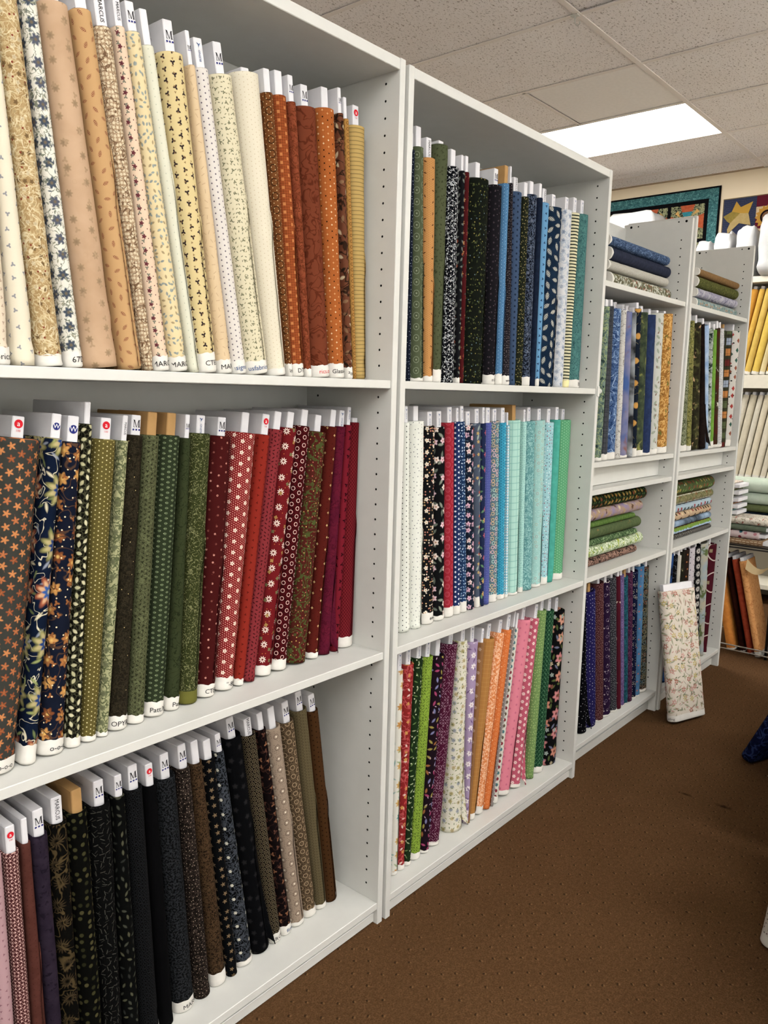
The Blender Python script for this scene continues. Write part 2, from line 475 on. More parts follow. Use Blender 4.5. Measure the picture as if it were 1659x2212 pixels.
# ------------------------------------------------------------------ bookcases
DEP = .28
def disc(bm, c, r, n, axis):
    a = Vector(axis); s = a.cross(Vector((0, 0, 1))).normalized(); q = a.cross(s)
    vs = [bm.verts.new(Vector(c) + (s * math.cos(2 * PI * i / n) + q * math.sin(2 * PI * i / n)) * r) for i in range(n)]
    vb = [bm.verts.new(Vector(c) + a * .0006 + (s * math.cos(2 * PI * i / n) + q * math.sin(2 * PI * i / n)) * r * .8) for i in range(n)]
    bm.faces.new(vb)
    for i in range(n): bm.faces.new((vs[i], vs[(i + 1) % n], vb[(i + 1) % n], vb[i]))
def bookcase(label, x0, x1, y0, H, t, shelves, zb, tk, top, pitch, holes_to, cover=None, stand=None):
    r = tag(empty('bookcase', (x0, y0 + DEP / 2, 0)), label, 'bookcase', 'row of white bookcases')
    ox, oy = -x0, -(y0 + DEP / 2)
    def P(nm, a, b, c, d, e, f, mt=M_white, bev=.0012):
        return boxo(nm, mt, r, a + ox, b + ox, c + oy, d + oy, e, f, LX, bev)
    P('side_panel', x0, x0 + t, y0, y0 + DEP, 0, H)
    P('side_panel', x1 - t, x1, y0, y0 + DEP, 0, H)
    xa, xb = x0 + t, x1 - t
    P('back_panel', xa, xb, y0 + DEP - .008, y0 + DEP - .002, zb - tk, H - (.003 if top else .014))
    P('bottom_shelf', xa, xb, y0 + .002, y0 + DEP - .009, zb - tk, zb)
    P('plinth', xa, xb, y0 + .03 if stand else y0 + .012, y0 + .05 if stand else y0 + .036, .004, zb - tk - (.036 if stand else .0135))
    if top: P('top_panel', xa, xb, y0 + .001, y0 + DEP - .009, H - .0245, H - .001)
    for z in shelves: P('shelf', xa, xb, y0 + .004, y0 + DEP - .009, z - tk, z)
    if cover: P('cover_panel', xa, xb, y0 + .062, y0 + .077, cover[0], cover[1])
    bm = bmesh.new()
    for yy in (y0 + .04, y0 + DEP - .045):
        z = H - (.045 if top else .082)
        while z > zb + .03:
            if all(not (s - tk - .004 < z < s + .004) for s in shelves):
                disc(bm, (xb + ox + LX * z, yy + oy, z), .0028, 8, (-1, 0, 0))
            z -= pitch
    if not top:
        for yy, rr in ((y0 + .025, .005), (y0 + .055, .003), (y0 + DEP - .03, .005), (y0 + DEP - .06, .003)):
            disc(bm, (xb + ox + LX * (H - .012), yy + oy, H - .012), rr, 10, (-1, 0, 0))
    ho = mesh_obj('shelf_pin_holes', bm, M_dark, r); ho['kind'] = 'stuff'
    return r
bcA = bookcase('tall white bookcase nearest the camera, with a top board and three rows of bolts', -1.0362, -.0104, .002, 2.0234, .0182, (.705, 1.342), .059, .0183, True, .0355, 0)
bcB = bookcase('second tall white bookcase, with turquoise bolts on its middle shelf', 0.0, 1.0263, 0.0, 2.0184, .0182, (.705, 1.342), .059, .0183, True, .0355, 0)
bcC = bookcase('third white bookcase, open on top with blue and navy bolts lying there', 1.0275, 1.8203, .0215, 2.015, .0182, (.6969, 1.0014, 1.0955, 1.6936), .0896, .0183, False, .032, 0, (1.003, 1.0765), True)
bcD = bookcase('farthest white bookcase in the row, open on top, olive bolts lying there', 1.8236, 2.6064, .0145, 2.0242, .0182, (.6969, 1.0014, 1.0955, 1.6936), .0896, .0183, False, .032, 0, (1.003, 1.0765), True)
# little white plastic cap on the second bookcase's right panel
bm = bmesh.new()
box(bm, -.008, .007, -.0035, 0, -.018, .016, 0, .002)
mesh_obj('edge_guard', bm, M_edge, bcB, False, (1.0175 + LX * 1.335, -.1405, 1.334))
bm = bmesh.new()
tube(bm, [(0, 0, 0), (.012, -.001, 0)], [.011, .008], 14)
mesh_obj('round_cap', bm, M_edge, bcB, True, (1.0263 + LX * 1.335, -.136, 1.334))

# ------------------------------------------------------------------ prints on boards and selvages
def glyph_M():
    bm = bmesh.new()
    def pg(*p): bm.faces.new([bm.verts.new((x, 0, y)) for x, y in p])
    pg((-.46, 0), (-.4, 0), (-.34, 1), (-.42, 1)); pg((-.46, .0), (-.26, 0), (-.26, .06), (-.46, .06)); pg((-.52, .94), (-.3, .94), (-.3, 1), (-.52, 1))
    pg((-.04, 0), (.04, 0), (-.28, 1), (-.42, 1)); pg((-.02, 0), (.04, 0), (.36, 1), (.28, 1))
    pg((.3, 0), (.46, 0), (.42, 1), (.28, 1)); pg((.22, 0), (.54, 0), (.54, .06), (.22, .06)); pg((.3, .94), (.52, .94), (.52, 1), (.3, 1))
    for f in bm.faces: f.material_index = 0
    for cx in (-.44, 0, .44):
        vs = [bm.verts.new((cx + .15 * math.cos(i * PI / 6), 0, -.32 + .13 * math.sin(i * PI / 6))) for i in range(12)]
        f = bm.faces.new(vs); f.material_index = 1
    me = bpy.data.meshes.new('logo_print'); bm.to_mesh(me); bm.free()
    me.materials.append(M_ink_black); me.materials.append(M_ink_navy); return me
_txt = {}
def text_mesh(body, mat, size=1.0, name='printed_text'):
    key = (body, mat.name)
    if key in _txt: return _txt[key]
    cu = bpy.data.curves.new('t', 'FONT'); cu.body = body; cu.align_x = 'CENTER'; cu.align_y = 'CENTER'; cu.resolution_u = 2
    o = bpy.data.objects.new('t', cu); COL.link(o)
    dg = bpy.context.evaluated_depsgraph_get()
    me = bpy.data.meshes.new_from_object(o.evaluated_get(dg), depsgraph=dg)
    bpy.data.objects.remove(o); bpy.data.curves.remove(cu)
    for v in me.vertices: v.co = (v.co.x, 0, v.co.y)
    me.name = name; me.materials.clear(); me.materials.append(mat); _txt[key] = me
    return me
ME_M = glyph_M()
def circle_logo(letter, mat, body=None):
    bm = bmesh.new()
    vs = [bm.verts.new((math.cos(i * PI / 10), 0, math.sin(i * PI / 10))) for i in range(20)]
    bm.faces.new(vs)
    n0 = len(bm.faces)
    t = text_mesh(letter, M_paper)
    o = {}
    for v in t.vertices: o[v.index] = bm.verts.new((v.co.x * 1.7, -.02, v.co.z * 1.7))
    for p in t.polygons:
        try: f = bm.faces.new([o[i] for i in p.vertices]); f.material_index = 1
        except ValueError: pass
    if body:
        t = text_mesh(body, mat); o = {}
        for v in t.vertices: o[v.index] = bm.verts.new((v.co.x * .75, 0, v.co.z * .75 - 1.6))
        for p in t.polygons:
            try: bm.faces.new([o[i] for i in p.vertices])
            except ValueError: pass
    me = bpy.data.meshes.new('logo_print'); bm.to_mesh(me); bm.free()
    me.materials.append(mat); me.materials.append(M_paper); return me
ME_A = circle_logo('a', M_ink_red, '100')
ME_Y = circle_logo('W', M_ink_navy)
def bird():
    bm = bmesh.new()
    def pg(*p): bm.faces.new([bm.verts.new((x, 0, y)) for x, y in p])
    pg((-.1, -.5), (.12, -.1), (.5, .5), (.05, .22), (-.1, .1)); pg((-.1, .1), (.05, .22), (-.45, .5), (-.5, .3))
    t = text_mesh('BLEND', M_ink_blue)
    o = {}
    for v in t.vertices: o[v.index] = bm.verts.new((-v.co.z * .8, 0, v.co.x * .8 - 2.2))
    for p in t.polygons:
        try: bm.faces.new([o[i] for i in p.vertices])
        except ValueError: pass
    me = bpy.data.meshes.new('logo_print'); bm.to_mesh(me); bm.free(); me.materials.append(M_ink_blue); return me
ME_B = bird()

# ------------------------------------------------------------------ fabric bolts
NA = 30
def loop_pt(a, D, s):
    """point on a stadium outline, half thickness a, total depth D; s in [0,1), s=0 is the middle of the front"""
    L1 = PI * a; L2 = D - 2 * a; tot = 2 * L1 + 2 * L2
    d = (s % 1.0) * tot
    arc = d
    cyf, cyb = -D / 2 + a, D / 2 - a
    if d < L1 / 2:
        th = d / a; return (a * math.sin(th), cyf - a * math.cos(th), math.sin(th), -math.cos(th), arc)
    d -= L1 / 2
    if d < L2: return (a, cyf + d, 1, 0, arc)
    d -= L2
    if d < L1:
        th = d / a; return (a * math.cos(th), cyb + a * math.sin(th), math.cos(th), math.sin(th), arc)
    d -= L1
    if d < L2: return (-a, cyb - d, -1, 0, arc)
    d -= L2
    th = d / a; return (-a * math.cos(th), cyf - a * math.sin(th), -math.cos(th), -math.sin(th), arc)
# sample positions: denser on the rounded front
SS = [i / 14 * .12 for i in range(14)]
def samples(a, D):
    L1 = PI * a; L2 = D - 2 * a; tot = 2 * L1 + 2 * L2
    q = L1 / 2 / tot
    s = [q * i / 7 for i in range(8)] + [q + (L2 / tot) * i / 4 for i in range(1, 5)]
    e = q + L2 / tot
    s += [e + (L1 / tot) * i / 6 for i in range(1, 7)]
    e += L1 / tot
    s += [e + (L2 / tot) * i / 4 for i in range(1, 4)]
    e += L2 / tot
    s += [e + q * i / 7 for i in range(0, 7)]
    return s
def wall_pts(w0, w1, D, h, seed, zs, off=0.0, calm=1.0):
    rows = []
    n = None
    for z in zs:
        f = z / h
        a = max(.003, (w0 + (w1 - w0) * f) / 2)
        ss = samples((w0 + w1) / 4, D)
        ring = []
        for s in ss:
            x, y, nx, ny, arc = loop_pt(a, D, s)
            nz = noise.noise(Vector((x * 14 + seed, y * 9, z * 7 + seed * 3)))
            fold = noise.noise(Vector((x * 10, y * 10 + seed, z * 55 + seed)))
            amp = .0011 + .0032 * math.exp(-z / .07)
            dsp = (-abs(nz) * .0012 - max(0, fold) * amp) * calm + off
            dsp *= min(1.0, a / .012)
            tot = 2 * PI * a + 2 * (D - 2 * a)
            u = arc if arc < tot / 2 else arc - tot
            ring.append((x + nx * dsp, y + ny * dsp, z, u))
        rows.append(ring)
    return rows
def shear_x(x, z, h, dx): return x
def fabric_bolt(root, w0, w1, h, D, mat, band, bandmat, seed, flap, tail, kit):
    hb = band
    zs = [hb] + [hb + (h - hb) * f for f in (.02, .045, .075, .11, .15, .2, .27, .35, .45, .56, .67, .78, .88, .95, .985, 1.0)]
    rows = wall_pts(w0, w1, D, h, seed, zs)
    bm = bmesh.new(); uvl = bm.loops.layers.uv.new('UVMap')
    V = [[bm.verts.new(p[:3]) for p in r] for r in rows]
    n = len(rows[0])
    def quad(a, b, c, d, uvs):
        f = bm.faces.new((a, b, c, d)); f.smooth = True
        for l, uv in zip(f.loops, uvs): l[uvl].uv = uv
    for i in range(len(rows) - 1):
        for k in range(n):
            k2 = (k + 1) % n
            ua, ub = rows[i][k][3], rows[i][k2][3]
            if abs(ub - ua) > .1: ub = ua + .004
            quad(V[i][k], V[i][k2], V[i + 1][k2], V[i + 1][k],
                 ((ua, zs[i]), (ub, zs[i]), (ub, zs[i + 1]), (ua, zs[i + 1])))
    # rolled layers at the top, stepping down towards the board
    prev = V[-1]
    aT = w1 / 2
    for sc_, dz in ((.86, .0015), (.8, -.004), (.62, -.002), (.56, -.007), (.4, -.006)):
        a = max(.002, aT * sc_); Dk = D - 2 * (aT - a)
        ring = []
        for s in samples((w0 + w1) / 4, D):
            x, y, nx, ny, arc = loop_pt(a, Dk, s)
            ring.append(bm.verts.new((x, y, h + dz)))
        for k in range(n):
            k2 = (k + 1) % n
            f = bm.faces.new((prev[k], prev[k2], ring[k2], ring[k])); f.smooth = True
            for l in f.loops: l[uvl].uv = (l.vert.co.y, l.vert.co.z)
        prev = ring
    f = bm.faces.new(prev)
    for l in f.loops: l[uvl].uv = (l.vert.co.y, l.vert.co.z)
    if hb <= 0:
        f = bm.faces.new(V[0][::-1])
        for l in f.loops: l[uvl].uv = (l.vert.co.y, l.vert.co.x)
    o = mesh_obj('fabric_roll', bm, mat, root)
    if hb > 0:
        bz = [0, hb * .12, hb * .5, hb * .95, hb + .002]
        br = wall_pts(w0, w1, D, h, seed + 2, bz, .0006, .5)
        bm = bmesh.new()
        V = []
        for i, r in enumerate(br):
            sh = .94 if i == 0 else 1
            V.append([bm.verts.new((p[0] * sh, p[1] * (1 - (1 - sh) * .3), p[2] + (.0012 * math.sin(j * 1.3 + seed) if i == 4 else 0))) for j, p in enumerate(r)])
        for i in range(len(br) - 1):
            for k in range(n):
                k2 = (k + 1) % n
                bm.faces.new((V[i][k], V[i][k2], V[i + 1][k2], V[i + 1][k])).smooth = True
        bm.faces.new(V[0][::-1])
        mesh_obj('selvage', bm, bandmat, root)
    aM = (w0 + w1) / 4
    if flap:
        # loose end of the cloth folded back over the right half of the front
        bm = bmesh.new(); uvl = bm.loops.layers.uv.new('UVMap')
        L1 = PI * aM; tot = 2 * L1 + 2 * (D - 2 * aM)
        ztop = h * R.uniform(.52, .68); z0 = hb + .004
        nz, ns = 14, 8
        W = []
        s_end = (L1 / 2 * .72) / tot
        for i in range(nz + 1):
            z = z0 + (ztop - z0) * i / nz
            f = i / nz
            s_in = (L1 / 2 * R.uniform(.15, .2) + (L1 / 2 * .75) * max(0, f - .72) / .28) / tot
            row_ = []
            for k in range(ns + 1):
                s = s_in + (s_end - s_in) * k / ns
                a = (w0 + (w1 - w0) * z / h) / 2
                x, y, nx, ny, arc = loop_pt(a, D, s)
                off = .0008 + (.0014 if k == 0 else 0) + (.0006 if k == 1 else 0) - .0004 * (k > 4)
                row_.append((bm.verts.new((x + nx * off, y + ny * off, z)), (arc + .013, z + .017)))
            W.append(row_)
        for i in range(nz):
            for k in range(ns):
                q = (W[i][k], W[i][k + 1], W[i + 1][k + 1], W[i + 1][k])
                fc = bm.faces.new([z[0] for z in q]); fc.smooth = True
                for l, z in zip(fc.loops, q): l[uvl].uv = z[1]
        mesh_obj('folded_cloth_end', bm, mat, root)
    if tail:
        bm = bmesh.new(); uvl = bm.loops.layers.uv.new('UVMap')
        W = []
        L1 = PI * aM; tot = 2 * L1 + 2 * (D - 2 * aM)
        for i in range(11):
            f = i / 10; z = .19 * f + .004
            row_ = []
            for k in range(7):
                g = k / 6
                s = (L1 / 2 * (.25 + .75 * g)) / tot
                a = (w0 + (w1 - w0) * z / h) / 2
                x, y, nx, ny, arc = loop_pt(a, D, s)
                fl = (1 - f) ** 1.6 * .034 * g
                wv = .004 * math.sin(g * 7 + f * 4) * (1 - f)
                row_.append((bm.verts.new((x + nx * .001, y + ny * .002 - fl * .9 + wv, max(.003, z + (.03 * (1 - g) - .004) * (1 - f)))), (arc, z)))
            W.append(row_)
        for i in range(10):
            for k in range(6):
                q = (W[i][k], W[i][k + 1], W[i + 1][k + 1], W[i + 1][k])
                fc = bm.faces.new([z[0] for z in q]); fc.smooth = True
                for l, z in zip(fc.loops, q): l[uvl].uv = z[1]
        mesh_obj('hanging_tail', bm, mat, root)
def board(root, kind, w0, w1, h, D, ch, seed):
    aT = w1 / 2
    tc = min(.019, max(.006, w1 * .62))
    yf = -D / 2 + max(aT * .62, .006); yb = D / 2 - max(aT * .6, .006)
    mt = M_kraft if kind == 'K' else M_card
    bm = bmesh.new()
    box(bm, -tc / 2, tc / 2, yf, yb, h - .03, h + ch, 0, .0014)
    # folded end flap of the paper wrapped board
    if kind != 'K':
        f = [bm.verts.new(p) for p in ((-tc / 2 - .0004, yf + .002, h + .004), (-tc / 2 - .0004, yf + .026, h + .004), (-tc / 2 - .0009, yf + .004, h + ch - .004))]
        bm.faces.new(f)
    bo = mesh_obj('bolt_board', bm, mt, root)
    y = yf - .0007
    z = h + ch * .5
    if kind == 'M':
        s = min(tc * .72, .013); share('logo_print', ME_M, bo, (0, y, z - s * .25), None, (s, 1, s))
    elif kind == 'A':
        s = min(tc * .36, .0068); share('logo_print', ME_A, bo, (0, y, h + ch * .66), None, (s, .01, s))
    elif kind == 'Y':
        s = min(tc * .38, .0075); share('logo_print', ME_Y, bo, (0, y, z), None, (s, .01, s))
    elif kind == 'B':
        s = min(tc * .5, .0078); share('logo_print', ME_B, bo, (0, y, h + ch * .76), None, (s, 1, s))
    elif kind == 'V':
        me = text_mesh('MARCUS', M_ink_black, name='logo_print'); s = min(tc * .62, .0105)
        share('logo_print', me, bo, (0, y, z), (0, PI / 2, 0), (s * .9, 1, s))
    if kind in 'AMB' and tc > .012:
        # side print of the board, facing the open left side
        me = text_mesh('fabric first' if kind == 'A' else '100% cotton', M_ink_red if kind == 'A' else M_ink_grey, name='side_print')
        share('side_print', me, bo, (-tc / 2 - .0006, yf + .06, z + .004), (0, 0, -PI / 2), (.009, 1, .009))
def selvage_text(root, body, w0, w1, h, D, band, mat):
    src = text_mesh(body, mat)
    bm = bmesh.new(); bm.from_mesh(src)
    lim = 1.1 * max(w0 / 2, .008); off_ = w0 / 2 * .25; s = min(.013, band * .55)
    bmesh.ops.delete(bm, geom=[v for v in bm.verts if abs(v.co.x * s + off_) > lim], context='VERTS')
    me = bpy.data.meshes.new('printed_text'); bm.to_mesh(me); bm.free(); me.materials.append(mat)
    if not me.polygons: return
    s = min(.013, band * .55)
    a = w0 / 2
    for v in me.vertices:
        arc = v.co.x * s + a * .25; z = band * .5 + v.co.z * s
        th = max(-1.5, min(1.5, arc / max(a, .01)))
        r = a + .0014
        v.co = (r * math.sin(th), -D / 2 + a - r * math.cos(th), z)
    share('printed_text', me, root)

_mats = {}
def make_bolt(label, group, loc, rot, w0, w1, h, D, pat, opt, ch=None, root_name='fabric_bolt', size=1.0):
    o = opt.split(); kind = o[0]
    band, bm_ = .016, M_selv; flap = tail = False; txt = None
    for q in o[1:]:
        if q.startswith('b.') or q == 'b0': band = float(q[1:])
        elif q.startswith('band='): bm_ = plain('coloured_selvage', q[5:], .9, .1)
        elif q == 'f': flap = True
        elif q == 'tail': tail = True
        elif q.startswith('t='): txt = q[2:]
    if txt and band < .02: band = .024
    root = tag(empty(root_name, loc, rot), label, 'fabric bolt', group)
    seed = R.random() * 90
    mat = fabric('printed_cotton', pat, size)
    fabric_bolt(root, w0, w1, h, D, mat, band, bm_, seed, flap, tail, None)
    if kind != 'N':
        board(root, kind, w0, w1, h, D, ch if ch else R.uniform(.04, .052), seed)
    elif True:
        board(root, 'W', w0, w1, h, D, .012, seed)
    if txt:
        ink = M_ink_red if txt in ('rics.com',) else (M_ink_black if txt not in ('Designs.com', 'usfabrics.com', 'fine') else M_ink_blue)
        selvage_text(root, txt, w0, w1, h, D, band, ink)
    return root

ROWS={
'A_top':('top shelf of nearest bookcase',1.342,[
(-0.8815,-0.8971,0.0409,0.0178,0.515,0.050,'cream pink speckled fabric bolt cut by the picture edge','s E3D2B8;sp 12 14 3.5 B79C86 h r','W t=brics'),
(-0.8398,-0.8765,0.0354,0.0165,0.515,0.051,'cream fabric bolt printed with tiny grey dragonflies','s E2D8BE;sp 22 28 4.5 8F9096 h r j.3','W b0'),
(-0.7962,-0.8474,0.0419,0.0346,0.521,0.053,'tan fabric bolt crowded with cream and brown blossoms','m B79964 A48450 14;vi CDB684 9 .06;fl 12 14 4.6 D6C298,C4A870,86683A n5 r j.6 d.7;vi DCCBA0 16 .03;dot 20 24 1.8 8E3B22 j.7 d.7','W'),
(-0.7576,-0.8146,0.0283,0.0240,0.533,0.054,'white fabric bolt with slate blue flowers and scrolling leaves','s E3E0D2;vi 7F8472 11 .035;lf 13 15 4.5 8C8C78,5E6A70 k.4 r j.6 d.6;fl 26 32 10.5 4A5666,5A6070 n6 r j.25 +7A6A50;lf 12 15 4.5 9C9A80,6D746A k.4 r j.5 d.6','W t=67D'),
(-0.7033,-0.7714,0.0633,0.0483,0.538,0.056,'wide rosy tan fabric bolt with faint faded roses','m C9A581 BF9A75 60;fl 34 44 8 B0906A n7 h r j.2;sp 34 30 6 B2926E h r j.3 d.7;ring 26 32 3.2 B89672 w.6 j.5 d.5','M b0'),
(-0.6495,-0.7271,0.0371,0.0332,0.544,0.057,'golden tan fabric bolt with small red leaf sprigs','s C79B62;fn 19 26 7 84342A h r j.2','W b0 f'),
(-0.6181,-0.6919,0.0186,0.0302,0.532,0.058,'beige fabric bolt with white blossoms on brown branches','m B09474 A88A66 25;fl 7 7.6 3.4 DCCBA8 n5 r j.4;vi 7A5C40 13 .04','V b0'),
(-0.5896,-0.6631,0.0314,0.0202,0.541,0.059,'pale pink fabric bolt with burgundy flower sprays','s E3C6A8;fl 22 26 5 7E3440 n5 h j.15;sp 22 13 4 7C7D6C h r j.2;dot 14 18 1.2 6E3038 h','V t=MARCUS'),
(-0.5509,-0.6364,0.0357,0.0263,0.542,0.060,'pale yellow fabric bolt with blue grey butterflies','s E3CF9C;lf 13 15 4.5 8C9694,A8946C k.55 r j.4;lf 15 13 4 94A09C k.6 r j.5 d.7','M t=MARCUS'),
(-0.5194,-0.6086,0.0203,0.0223,0.531,0.061,'plain pale mint fabric bolt with faint spots','s DAD9C2;dot 12 14 1.2 B9BDA8 h','W b0 f'),
(-0.4854,-0.5578,0.0406,0.0500,0.536,0.061,'wide yellow fabric bolt with dark plum leaf sprigs','s DCC688;sp 19 22 5.6 3A2A30 h r j.1;sp 19 12 2.4 8C6A40 r h j.3','M b.034 t=CTED f'),
(-0.4455,-0.5224,0.0322,0.0137,0.526,0.062,'slim sand coloured fabric bolt with thin brown dashes','s DCC095;da 14 16 4 9A7A54 k.18 r j.4','M t=MARC'),
(-0.4096,-0.4975,0.0327,0.0292,0.529,0.063,'white fabric bolt with a grid of grey dots','s DDD6CE;dia 11 12 2.1 6B6270 h','B t=Designs.com'),
(-0.3577,-0.4483,0.0537,0.0496,0.532,0.064,'cream fabric bolt scattered with green leaf sprigs','s DDD3B0;lf 9 10 3 6E7058,8A8460 k.4 r j.5;sp 18 20 4 7B7A5C r j.5','M t=usfabrics.com f'),
(-0.3059,-0.3864,0.0407,0.0625,0.556,0.065,'plain ivory fabric bolt with faint beige dots','s E2D9C0;dot 9 10 1.3 CDBFA0 h','N b.012 f'),
(-0.2771,-0.3394,0.0098,0.0243,0.535,0.066,'slim brown fabric bolt with ring medallions and cream dots','s 7C481A;ring 24 30 7 3E2410 w2 h +5A3A1C;dot 9 11 1.1 E6C890 h','W t=Brier'),
(-0.2509,-0.3075,0.0355,0.0326,0.538,0.066,'rust orange fabric bolt woven with a fine square grid','s A24A0C;gr 6A2C06 5 5 1.1;sq 18 18 3.4 C87A34 h','W t=DTE f'),
(-0.2218,-0.2771,0.0157,0.0213,0.535,0.067,'slim brick red fabric bolt with a sandy scroll print','m 9A4A24 84391A 14;vi 70300F 10 .06','M'),
(-0.1761,-0.2289,0.0552,0.0565,0.538,0.068,'brown red fabric bolt with tone on tone curls','s 7F3B1E;vi 67290F 22 .045','M t=rics.com'),
(-0.1240,-0.1722,0.0421,0.0485,0.551,0.069,'bright orange fabric bolt with rows of white dots','s B25C08;dia 13 15 2.4 EBCB98,3A1C08,D9A060 h;dot 6.5 7.5 .6 8A3E06','W t=Glass-&-C b.03'),
(-0.0906,-0.1366,0.0175,0.0158,0.551,0.069,'slim brown fabric bolt with large cream autumn leaves','s 77442A;lf 26 30 10 D6C49A,2F241C,8C6A48 k.5 r j.5;vi 3A2418 24 .04','M t=Poor'),
(-0.0750,-0.1180,0.0080,0.0145,0.545,0.070,'very slim ochre fabric bolt with brown rings','s B07D2C;ring 12 14 3 6E4610 w1.4 h','W b0'),
(-0.0504,-0.0749,0.0355,0.0507,0.542,0.070,'gold fabric bolt with black horizontal stripes at the shelf end','st B48F3E 2E2212 8.5 .25;st D2B468 D2B468 8.5 1 o','A b0 f'),
]),
'A_mid':('middle shelf of nearest bookcase',0.705,[
(-0.9131,-0.8536,0.0695,0.0775,0.522,0.044,'wide charcoal fabric bolt with orange maple leaves','s 45453F;mp 17 24 7.5 B0622C,C07636,9A4E20 h r j.15 g1;da 17 24 4 D89A50 k.12 h r j.15 g1','A b.022 t=o-o-o'),
(-0.8621,-0.7987,0.0255,0.0253,0.523,0.048,'navy fabric bolt with a bold jacobean flower print','s 14233F;vi CFC6A8 30 .014;lf 26 32 12 CFC4A0,8F9A54,8890A0,6C7A44 k.3 r j.6;fl 66 96 32 A85630,94904E,9A4A2C n9 j.25 g1;fl 66 96 24 D8A878,B8A870,D6B488 n9 j.25 g1;fl 66 96 16 2F5FA8,24488C,8A3A20 n8 j.25 g1 +C8B888','Y b.03'),
(-0.8196,-0.7676,0.0454,0.0300,0.515,0.051,'navy fabric bolt with golden flowers and small berries','s 1C2338;fl 38 50 13 A8692A,C48A3A,8A4A1C n6 r j.4 +E0B050;sp 26 30 6 9A5C24 r j.5;dot 15 19 1.6 E8D0A0 j.6 d.7;vi 5A4030 40 .02','Y b.015 t=o-o-o'),
(-0.7807,-0.7408,0.0253,0.0166,0.545,0.054,'slim black fabric bolt with pairs of cream leaves','s 1D1B14;ve 4A4A32 7 .1;lf 15 17 6.5 C9C39A,B5B084 k.6 r h j.25','W'),
(-0.7510,-0.7037,0.0269,0.0421,0.518,0.056,'olive gold fabric bolt with a neat pale dot grid','s 655A22;dia 8 9 1.7 B8AC66,CFC48C h','A b.008'),
(-0.7247,-0.6711,0.0187,0.0159,0.515,0.058,'pale sage fabric bolt with tonal wildflowers','s 9C9C70;vi 5C6440 9 .09;fl 22 30 7 6E7450 n9 h','V b.006'),
(-0.6910,-0.6451,0.0370,0.0292,0.523,0.060,'dark brown fabric bolt with sparse pinprick stars','m 2F2A1E 262016 12;vi 3E3626 6 .08;dot 28 34 1 C8B070 j.7 d.6','M t=OPYRIG'),
(-0.6529,-0.6107,0.0321,0.0326,0.522,0.062,'moss green fabric bolt with dark small flowers','s 545838;sp 9 10 3.6 323620 h r;vi 646A44 9 .04','K b.014'),
(-0.6112,-0.5673,0.0410,0.0412,0.520,0.064,'dark green fabric bolt with pale checker blocks','s 343F28;lf 13 11 3.6 9BA67C k.6 h j.1;sq 13 11 2.4 5F6E4C h','K b.026 t=Patt.No.'),
(-0.5722,-0.5354,0.0301,0.0157,0.515,0.066,'slim plain forest green fabric bolt with fine cracks','s 3D4628;vi 2A331B 12 .03','M t=Paw'),
(-0.5318,-0.4967,0.0410,0.0470,0.522,0.068,'olive green fabric bolt with fine yellow vine scrolls','s 3B421C;vi 72744A 9 .03;dot 10 12 .9 94925A h j.5','B band=5B5A28 b.026 f'),
(-0.4869,-0.4442,0.0417,0.0506,0.515,0.071,'dark maroon fabric bolt with scattered pink dots','s 551414;dot 19 22 2.4 C08070,8A4A40 h j.3;lf 19 22 3 6E2A24 h r k.4 j.3','M t=CTED f'),
(-0.4392,-0.3826,0.0437,0.0578,0.519,0.073,'cherry red fabric bolt with white dots and small flowers','s 8E1418;dot 5 5.5 1.1 D9A090 h;fl 21 26 5.2 EDD9C4 n5 h +8E1418',"W b.024 t=''-8B"),
(-0.4033,-0.3352,0.0210,0.0299,0.515,0.075,'slim scarlet orange fabric bolt with faint dark motifs','s 96200C;sp 16 18 3.2 6A1206 h r','A b.012'),
(-0.3740,-0.3002,0.0306,0.0331,0.524,0.076,'rose red fabric bolt with dark teardrop specks','s 8E2A30;lf 9 10 4 3E0E12 k.4 r h j.3','W b0'),
(-0.3310,-0.2589,0.0440,0.0410,0.525,0.078,'crimson fabric bolt with white starburst flowers','s 7E0E18;sr 31 38 9 ECD8C8 n9 h j.1 +3A0A0E;fl 29 34 5 7A7A48,B08A3C n4 h r j.5 d.8;dot 13 16 1.3 B85A20 j.5 d.5','W b.02 f'),
(-0.2845,-0.2169,0.0418,0.0360,0.529,0.080,'dark red fabric bolt with columns of pink rings','s 5C0A14;ve 3A060C 9 .07;ring 17 20 4.2 E4BCB0 w1.5 h','W b.022'),
(-0.2248,-0.1682,0.0568,0.0512,0.515,0.082,'brown red fabric bolt flecked with confetti colours','s 5E2018;dot 11 13 1.6 C9A048,B85A4C,6A7A3A j.7;vi 4E5A24 18 .05','W b0'),
(-0.1770,-0.1254,0.0317,0.0273,0.527,0.084,'slim rust brown fabric bolt with tiny gold stars','s 651A10;sr 28 34 3.4 EBCB80 n4 h j.2 +7A2A1A;sp 14 17 2 4A120A h','W b.012 f'),
(-0.1371,-0.0959,0.0380,0.0248,0.527,0.085,'slim wine magenta fabric bolt with its tail hanging out','m 741230 681030 30;vi 5C0C26 14 .04','B b0 tail'),
(-0.1040,-0.0712,0.0213,0.0174,0.531,0.087,'slim raspberry fabric bolt with dark bird tracks','s 860F26;sp 22 24 6 3A0612 h r j.4','B b0'),
(-0.0612,-0.0458,0.0573,0.0265,0.536,0.088,'crimson fabric bolt with a diagonal lattice beside the panel','s 6C0716;lat 9A2A34 7 .9','N b.024 f'),
]),
'A_low':('bottom shelf of nearest bookcase',0.059,[
(-0.9179,-0.9321,0.0300,0.0295,0.521,0.031,'dusty pink fabric bolt with tiny mauve marks','s B08A90;sp 14 15 2.6 8A5C68 h r j.3','A b0'),
